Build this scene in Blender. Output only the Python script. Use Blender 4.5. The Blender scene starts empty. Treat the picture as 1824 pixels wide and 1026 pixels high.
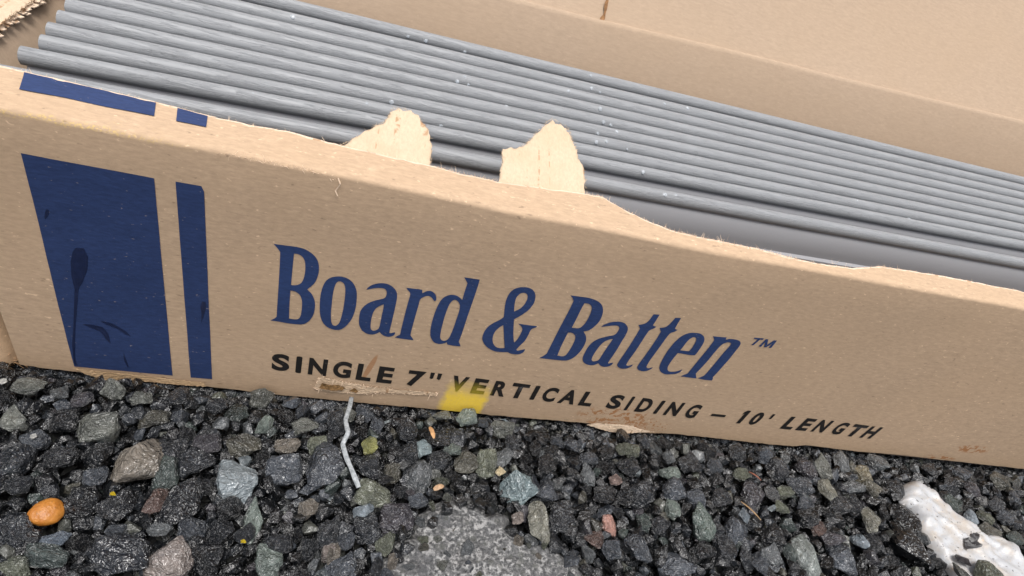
import bpy, bmesh, math, random
from mathutils import Vector, Matrix, noise
random.seed(7)
S = bpy.context.scene
COL = S.collection

# ---------------------------------------------------------------- camera
cam = bpy.data.cameras.new("camera")
cam.sensor_width = 36.0
cam.lens = 36.0 * 1080.97 / 1824.0
cam.clip_start = 0.01
cam.clip_end = 500.0
cam_o = bpy.data.objects.new("camera", cam)
COL.objects.link(cam_o)
RX, RY, RZ = (0.9529, -0.0862, 0.2909), (0.1567, -0.6813, -0.7151), (0.2598, 0.7269, -0.6357)
m = Matrix(((RX[0], -RY[0], -RZ[0]), (RX[1], -RY[1], -RZ[1]), (RX[2], -RY[2], -RZ[2])))
cam_o.matrix_world = Matrix.Translation((0.1112, -0.3367, 0.4541)) @ m.to_quaternion().to_matrix().to_4x4()
S.camera = cam_o

# ---------------------------------------------------------------- overcast daylight
SUN_EL, SUN_AZ = math.radians(74), math.radians(187)      # azimuth measured from +Y towards +X
w = bpy.data.worlds.new("World")
S.world = w
w.use_nodes = True
nt = w.node_tree
bgn = nt.nodes["Background"]
sky = nt.nodes.new("ShaderNodeTexSky")
sky.sky_type = 'NISHITA'
sky.sun_disc = False
sky.sun_elevation = SUN_EL
sky.sun_rotation = SUN_AZ
sky.dust_density = 6.0
sky.air_density = 1.0
hs = nt.nodes.new("ShaderNodeHueSaturation")
hs.inputs["Saturation"].default_value = 0.42
nt.links.new(sky.outputs[0], hs.inputs["Color"])
nt.links.new(hs.outputs[0], bgn.inputs[0])
bgn.inputs[1].default_value = 0.12
sun = bpy.data.lights.new("sun", 'SUN')
sun.energy = 1.7
sun.angle = math.radians(24)
sun.color = (1.0, 0.98, 0.95)
sun_o = bpy.data.objects.new("sun", sun)
COL.objects.link(sun_o)
sd = Vector((math.sin(SUN_AZ) * math.cos(SUN_EL), math.cos(SUN_AZ) * math.cos(SUN_EL), math.sin(SUN_EL)))
sun_o.rotation_euler = sd.to_track_quat('Z', 'Y').to_euler()
sun_o.location = sd * 5
S.view_settings.view_transform = 'Standard'
S.view_settings.look = 'None'
S.view_settings.gamma = 1.0
S.view_settings.exposure = 0.74
S.view_settings.use_curve_mapping = False

# ---------------------------------------------------------------- helpers
def link(o, parent=None):
    COL.objects.link(o)
    if parent is not None:
        o.parent = parent
        if not o.get("_loc"):
            o.matrix_parent_inverse = PINV[parent.name]
    return o
PINV = {}
def thing(name, label, cat, loc, group=None):
    o = bpy.data.objects.new(name, None)
    COL.objects.link(o)
    o.empty_display_size = 0.03
    o.location = loc
    PINV[o.name] = Matrix.Translation(loc).inverted()
    tag(o, label, cat, group)
    return o
def tag(o, label=None, cat=None, group=None, kind=None):
    if label: o["label"] = label
    if cat: o["category"] = cat
    if group: o["group"] = group
    if kind: o["kind"] = kind
    return o
def obj(name, verts, faces, mat, parent=None, smooth=None):
    me = bpy.data.meshes.new(name)
    me.from_pydata([tuple(v) for v in verts], [], faces)
    me.validate()
    if mat: me.materials.append(mat)
    if smooth is not None:
        me.polygons.foreach_set("use_smooth", [True] * len(me.polygons))
        if smooth < 179: me.set_sharp_from_angle(angle=math.radians(smooth))
    o = bpy.data.objects.new(name, me)
    link(o, parent)
    PINV[o.name] = (PINV[parent.name] @ Matrix.Identity(4)).inverted() @ PINV[parent.name] if parent is not None else Matrix.Identity(4)
    return o
def obj_bm(name, bm, mat, parent=None, smooth=None):
    me = bpy.data.meshes.new(name)
    bm.normal_update()
    bm.to_mesh(me); bm.free()
    if mat: me.materials.append(mat)
    if smooth is not None:
        me.polygons.foreach_set("use_smooth", [True] * len(me.polygons))
        if smooth < 179: me.set_sharp_from_angle(angle=math.radians(smooth))
    o = bpy.data.objects.new(name, me)
    link(o, parent)
    PINV[o.name] = Matrix.Identity(4)
    return o
def interp(pts, x):
    if x <= pts[0][0]: return pts[0][1]
    for (a, b), (c, d) in zip(pts, pts[1:]):
        if x <= c:
            return b + (d - b) * (x - a) / (c - a)
    return pts[-1][1]
def nz(x, y=0.0, z=0.0):
    return noise.noise(Vector((x, y, z)))

class NT:
    """tiny node builder"""
    def __init__(s, name, rough=0.6, spec=0.3):
        s.mat = bpy.data.materials.new(name)
        s.mat.use_nodes = True
        s.t = s.mat.node_tree
        s.b = s.t.nodes["Principled BSDF"]
        s.b.inputs["Roughness"].default_value = rough
        s.b.inputs["Specular IOR Level"].default_value = spec
    def n(s, typ, **kw):
        nd = s.t.nodes.new(typ)
        for k, v in kw.items():
            setattr(nd, k, v)
        return nd
    def put(s, sock, v):
        if isinstance(v, bpy.types.NodeSocket): s.t.links.new(v, sock)
        elif v is not None: sock.default_value = v
    def math(s, op, a, b=0.0, c=None, clamp=False):
        nd = s.n("ShaderNodeMath", operation=op, use_clamp=clamp)
        s.put(nd.inputs[0], a); s.put(nd.inputs[1], b)
        if c is not None: s.put(nd.inputs[2], c)
        return nd.outputs[0]
    def mix(s, f, a, b, mode='MIX'):
        nd = s.n("ShaderNodeMix", data_type='RGBA', blend_type=mode)
        s.put(nd.inputs[0], f)
        for k, v in ((6, a), (7, b)):
            s.put(nd.inputs[k], v if isinstance(v, bpy.types.NodeSocket) else (*v[:3], 1.0))
        return nd.outputs[2]
    def coord(s, out="Object", scale=(1, 1, 1), loc=(0, 0, 0)):
        tc = s.n("ShaderNodeTexCoord")
        mp = s.n("ShaderNodeMapping")
        mp.inputs["Scale"].default_value = scale
        mp.inputs["Location"].default_value = loc
        s.t.links.new(tc.outputs[out], mp.inputs[0])
        return mp.outputs[0]
    def noise(s, vec, scale, detail=3.0, rough=0.55, dist=0.0):
        nd = s.n("ShaderNodeTexNoise")
        s.put(nd.inputs["Vector"], vec)
        nd.inputs["Scale"].default_value = scale
        nd.inputs["Detail"].default_value = detail
        nd.inputs["Roughness"].default_value = rough
        nd.inputs["Distortion"].default_value = dist
        return nd.outputs[0]
    def ramp(s, v, lo, hi, a=0.0, b=1.0):
        nd = s.n("ShaderNodeMapRange")
        s.put(nd.inputs[0], v)
        nd.inputs[1].default_value = lo; nd.inputs[2].default_value = hi
        nd.inputs[3].default_value = a; nd.inputs[4].default_value = b
        return nd.outputs[0]
    def xyz(s, out="Object"):
        tc = s.n("ShaderNodeTexCoord")
        sp = s.n("ShaderNodeSeparateXYZ")
        s.t.links.new(tc.outputs[out], sp.inputs[0])
        return sp.outputs
    def bump(s, h, strength=0.5, dist=0.001):
        nd = s.n("ShaderNodeBump")
        nd.inputs["Strength"].default_value = strength
        nd.inputs["Distance"].default_value = dist
        s.put(nd.inputs["Height"], h)
        s.t.links.new(nd.outputs[0], s.b.inputs["Normal"])
    def col(s, v): s.put(s.b.inputs["Base Color"], v if isinstance(v, bpy.types.NodeSocket) else (*v, 1.0))
    def rough(s, v): s.put(s.b.inputs["Roughness"], v)
    def ell(s, X, Z, cx, cz, rx, rz, soft=0.35):
        """soft elliptical mask 1 inside -> 0 outside"""
        a = s.math('POWER', s.math('ABSOLUTE', s.math('MULTIPLY', s.math('SUBTRACT', X, cx), 1.0 / rx)), 2.0)
        b = s.math('POWER', s.math('ABSOLUTE', s.math('MULTIPLY', s.math('SUBTRACT', Z, cz), 1.0 / rz)), 2.0)
        return s.ramp(s.math('ADD', a, b), 1.0 + soft, 1.0 - soft)

# ---------------------------------------------------------------- materials
KRAFT = (0.44, 0.318, 0.215)
def yellow_mask(N, X, Z):
    """sprayed yellow paint: a soft rectangle at the bottom edge, thinning upwards"""
    c = N.coord("Object")
    n = N.noise(c, 90, 4)
    f = N.noise(c, 700, 2)
    X2 = N.math('ADD', X, N.math('MULTIPLY', N.math('SUBTRACT', n, 0.5), 0.010))
    mx = N.math('MULTIPLY', N.ramp(X2, 0.208, 0.213), N.ramp(X2, 0.252, 0.247))
    mz = N.ramp(N.math('ADD', Z, N.math('MULTIPLY', N.math('SUBTRACT', n, 0.5), 0.02)), 0.046, 0.020)
    k = N.math('MULTIPLY', N.math('MULTIPLY', mx, mz), N.ramp(f, 0.25, 0.6, 0.8, 1.0))
    # a second faint sprayed line where the panel folds over at the left
    lx = N.ramp(X, 0.02, -0.045)
    fold = N.math('MULTIPLY', N.ramp(N.math('ABSOLUTE', N.math('SUBTRACT', N.math('ADD', Z, N.math('MULTIPLY', N.math('SUBTRACT', n, 0.5), 0.006)), 0.2275)), 0.0022, 0.0002), lx)
    fold = N.math('MULTIPLY', N.math('MULTIPLY', fold, N.ramp(f, 0.45, 0.65)), 0.4)
    return N.math('MAXIMUM', k, fold)

def cardboard(name, base=KRAFT, front=False, var=1.0):
    N = NT(name, 0.8, 0.12)
    c1 = N.coord("Object", (7, 30, 30))
    streak = N.noise(c1, 14, 6, 0.65)
    c2 = N.coord("Object", (0.35, 1, 1))
    fib = N.noise(c2, 430, 4, 0.75)
    spk = N.noise(N.coord("Object", (0.5, 1.2, 1.2)), 300, 2, 0.5)
    big = N.noise(N.coord("Object"), 9, 3)
    light = tuple(min(1, v * 1.08) for v in base)
    dark = tuple(v * 0.92 for v in base)
    c = N.mix(N.ramp(streak, 0.3, 0.7), dark, light)
    c = N.mix(N.ramp(fib, 0.38, 0.68, 0.0, 0.60 * var), c, tuple(v * 0.66 for v in base))
    c = N.mix(N.ramp(big, 0.35, 0.7, 0.0, 0.30), c, (base[0] * 0.93, base[1] * 0.9, base[2] * 0.84))
    c = N.mix(N.ramp(spk, 0.68, 0.74, 0.0, 0.55 * var * var), c, tuple(v * 0.42 for v in base))
    c = N.mix(N.ramp(N.noise(N.coord("Object", (0.6, 1, 1), (3, 1, 2)), 360, 2), 0.66, 0.74, 0.0, 0.5 * var * var), c, tuple(min(1, v * 1.75) for v in base))
    if front:
        X, Y, Z = N.xyz()
        n1 = N.noise(N.coord("Object"), 160, 4, 0.6)
        n2 = N.noise(N.coord("Object", (1, 1, 1), (5, 0, 3)), 320, 3, 0.6)
        rust = (0.27, 0.105, 0.03)
        st = N.math('MULTIPLY', N.ell(X, Z, 0.383, 0.014, 0.038, 0.017, 0.5), N.ramp(n1, 0.50, 0.56))
        st = N.math('MAXIMUM', st, N.math('MULTIPLY', N.ell(X, Z, 0.415, 0.008, 0.03, 0.012, 0.5), N.ramp(n2, 0.55, 0.6)))
        st = N.math('MAXIMUM', st, N.math('MULTIPLY', N.ell(X, Z, 0.828, 0.031, 0.024, 0.007, 0.5), N.ramp(n1, 0.47, 0.53)))
        st = N.math('MAXIMUM', st, N.math('MULTIPLY', N.ell(X, Z, 0.80, 0.008, 0.022, 0.005, 0.5), N.ramp(n1, 0.5, 0.55)))
        st = N.math('MAXIMUM', st, N.math('MULTIPLY', N.ell(X, Z, 0.1744, 0.140, 0.0028, 0.0022, 0.4), 0.8))
        # narrow rusty streak running down through the letter L
        Xs = N.math('ADD', X, N.math('MULTIPLY', N.math('SUBTRACT', Z, 0.0416), -0.22))
        st = N.math('MAXIMUM', st, N.math('MULTIPLY', N.ell(Xs, Z, 0.1393, 0.046, 0.0024, 0.017, 0.3), 0.75))
        c = N.mix(N.math('MULTIPLY', st, 0.8), c, rust)
        # a row of tiny dark specks near the lower edge
        low = N.math('MULTIPLY', N.ramp(Z, 0.05, 0.0), N.ramp(N.noise(N.coord("Object", (0.5, 1, 1), (1, 4, 2)), 230, 3), 0.66, 0.72, 0, 0.55))
        c = N.mix(low, c, (0.12, 0.07, 0.035))
        # slightly darker, browner band along the bottom edge
        low_band = N.math('MULTIPLY', N.ramp(N.math('ADD', Z, N.math('MULTIPLY', N.math('SUBTRACT', big, 0.5), 0.03)), 0.028, 0.006), 0.16)
        c = N.mix(low_band, c, (0.26, 0.165, 0.085))
        c = N.mix(N.math('MULTIPLY', yellow_mask(N, X, Z), 0.82), c, (0.82, 0.57, 0.035))
        # dry scuffs
        sc = N.noise(N.coord("Object", (1, 1, 4), (2, 2, 2)), 26, 6, 0.75, 0.6)
        c = N.mix(N.ramp(sc, 0.62, 0.72, 0.0, 0.28), c, (0.60, 0.45, 0.31))
    N.col(c)
    h = N.math('ADD', N.math('MULTIPLY', streak, 0.6), N.math('MULTIPLY', fib, 0.5))
    flu = N.noise(N.coord("Object", (60, 4, 3)), 2.4, 1)
    h = N.math('ADD', h, N.math('MULTIPLY', flu, 0.35))
    X_ = N.xyz()[0]
    h = N.math('ADD', h, N.math('MULTIPLY', N.math('SINE', N.math('MULTIPLY', X_, 860.0)), 0.10))
    N.bump(h, 0.35 * var ** 2, 0.0006)
    return N.mat

def print_ink(name, colr, wear=0.35, yellow=False):
    N = NT(name, 0.62, 0.25)
    fib = N.noise(N.coord("Object", (0.3, 1, 1)), 620, 3, 0.7)
    sc = N.noise(N.coord("Object", (1, 1, 4), (2, 2, 2)), 26, 6, 0.75, 0.6)
    c = N.mix(N.ramp(fib, 0.3, 0.75), tuple(v * 0.82 for v in colr), tuple(v * 1.22 for v in colr))
    c = N.mix(N.ramp(N.noise(N.coord("Object", (0.5, 1, 1), (4, 4, 4)), 520, 2), 0.70, 0.76, 0.0, wear), c, (0.40, 0.33, 0.28))
    c = N.mix(N.ramp(sc, 0.66, 0.75, 0.0, wear * 0.6), c, (0.30, 0.27, 0.27))
    if yellow:
        X, Y, Z = N.xyz()
        c = N.mix(N.math('MULTIPLY', yellow_mask(N, X, Z), 0.8), c, (0.55, 0.42, 0.03))
    N.col(c)
    N.bump(fib, 0.3, 0.0004)
    return N.mat

def plain(name, colr, rough=0.6, spec=0.3, bump=0.0, scale=300, var=0.2):
    N = NT(name, rough, spec)
    n = N.noise(N.coord("Object"), scale, 4, 0.6)
    N.col(N.mix(N.ramp(n, 0.3, 0.7), tuple(v * (1 - var) for v in colr), tuple(min(1, v * (1 + var)) for v in colr)))
    if bump: N.bump(n, bump, 0.001)
    return N.mat

def torn_paper(name, colr):
    N = NT(name, 0.9, 0.05)
    fib = N.noise(N.coord("Object", (1, 0.35, 1)), 600, 4, 0.7)
    line = N.noise(N.coord("Object", (1, 0.05, 0.05), (0, 3, 3)), 210, 1, 0.5)
    spk = N.noise(N.coord("Object", (0.6, 1, 1)), 170, 2)
    c = N.mix(N.ramp(fib, 0.3, 0.7), tuple(v * 0.9 for v in colr), tuple(min(1, v * 1.07) for v in colr))
    c = N.mix(N.math('MULTIPLY', N.ramp(line, 0.60, 0.635, 0, 0.85), N.ramp(spk, 0.47, 0.55)), c, (0.33, 0.2, 0.11))
    c = N.mix(N.ramp(N.noise(N.coord("Object"), 40, 4), 0.4, 0.7, 0, 0.4), c, (colr[0] * 0.88, colr[1] * 0.8, colr[2] * 0.72))
    N.col(c)
    N.bump(N.math('ADD', fib, N.math('MULTIPLY', line, 0.6)), 0.5, 0.0008)
    return N.mat

def siding_mat(name, grain=True):
    N = NT(name, 0.5, 0.4)
    base = (0.222, 0.230, 0.240)
    if grain:
        v = N.coord("Object", (16, 330, 330))
        n = N.noise(v, 1.0, 4, 0.6, 0.9)
        ridge = N.math('ABSOLUTE', N.math('SUBTRACT', n, 0.5))
        ridge = N.ramp(ridge, 0.0, 0.045)
        n2 = N.noise(N.coord("Object", (40, 500, 500)), 1.0, 3, 0.6)
        h = N.math('ADD', ridge, N.math('MULTIPLY', n2, 0.22))
        N.bump(h, 1.0, 0.00018)
        N.col(N.mix(n2, tuple(k * 0.94 for k in base), tuple(k * 1.06 for k in base)))
        N.rough(N.ramp(n2, 0.3, 0.7, 0.44, 0.58))
    else:
        n = N.noise(N.coord("Object", (3, 20, 20)), 3, 4)
        N.col(N.mix(n, (0.235, 0.237, 0.25), (0.265, 0.267, 0.28)))
        N.bump(N.noise(N.coord("Object"), 700, 2), 0.15, 0.0003)
        N.b.inputs["Roughness"].default_value = 0.5
    return N.mat

def stone_mat(name, unit, use_attr=False, wet=True):
    """unit: texture scale for a stone one unit across"""
    N = NT(name, 0.3, 0.5)
    tc = N.n("ShaderNodeTexCoord")
    vec = tc.outputs["Object"]
    if use_attr:
        a = N.n("ShaderNodeAttribute", attribute_name="stone_colour")
        base = a.outputs["Color"]
    else:
        oi = N.n("ShaderNodeObjectInfo")
        base = oi.outputs["Color"]
        ad = N.n("ShaderNodeVectorMath", operation='MULTIPLY_ADD')
        cmb = N.n("ShaderNodeCombineXYZ")
        for k in range(3): N.t.links.new(oi.outputs["Random"], cmb.inputs[k])
        N.t.links.new(cmb.outputs[0], ad.inputs[0])
        ad.inputs[1].default_value = (40, 70, 90)
        N.t.links.new(vec, ad.inputs[2])
        vec = ad.outputs[0]
    big = N.noise(vec, 1.7 * unit, 3, 0.6)
    fine = N.noise(vec, 8 * unit, 2, 0.6, 0.5)
    crink = N.noise(vec, 3.4 * unit, 3, 0.6, 1.0)
    vein = N.math('ABSOLUTE', N.math('SUBTRACT', big, 0.52))
    c = N.mix(N.ramp(big, 0.3, 0.7), N.mix(1.0, base, (0.5, 0.5, 0.5), 'MULTIPLY'), N.mix(1.0, base, (1.3, 1.27, 1.22), 'MULTIPLY'))
    c = N.mix(N.ramp(fine, 0.5, 0.8, 0, 0.5), c, N.mix(1.0, base, (2.2, 2.15, 2.1), 'MULTIPLY'))
    c = N.mix(N.ramp(vein, 0.010, 0.0, 0, 0.22), c, N.mix(0.4, base, (0.4, 0.4, 0.38)))
    N.col(c)
    N.b.inputs["Specular IOR Level"].default_value = 0.75
    N.rough(N.ramp(fine, 0.35, 0.7, 0.04, 0.14))
    rid = N.math('ABSOLUTE', N.math('SUBTRACT', crink, 0.5))
    h = N.math('ADD', N.math('MULTIPLY', fine, 0.35), N.math('MULTIPLY', rid, 1.6))
    N.bump(h, 1.0, 0.0050 if not use_attr else 0.0016)
    return N.mat

M_FRONT = cardboard("kraft_front", front=True)
M_KRAFT = cardboard("kraft", (0.47, 0.325, 0.205))
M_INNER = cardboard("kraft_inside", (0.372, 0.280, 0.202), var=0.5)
M_RIM = torn_paper("torn_edge", (0.60, 0.48, 0.37))
M_TAB = torn_paper("torn_liner", (0.50, 0.395, 0.285))
M_PALE = torn_paper("pale_torn_liner", (0.72, 0.56, 0.41))
M_FIB = plain("paper_fibre", (0.68, 0.52, 0.38), 0.9, 0.05)
M_BLUE = print_ink("blue_ink", (0.020, 0.036, 0.100), 0.4)
M_BLUE2 = print_ink("blue_ink_title", (0.021, 0.040, 0.112), 0.3)
M_BLACK = print_ink("black_ink", (0.012, 0.0105, 0.010), 0.25, yellow=True)
M_WET = plain("wet_ink", (0.009, 0.015, 0.046), 0.3, 0.5)
M_SIDE = siding_mat("grey_vinyl_woodgrain")
M_SIDEF = siding_mat("grey_vinyl_flat", False)
M_STONE = stone_mat("stone", 1.0)
M_GRAV = stone_mat("gravel_stone", 70.0, True)
M_BROWN = plain("core_and_cavity", (0.20, 0.115, 0.05), 0.9, 0.1, 0.6, 250, 0.5)

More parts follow.
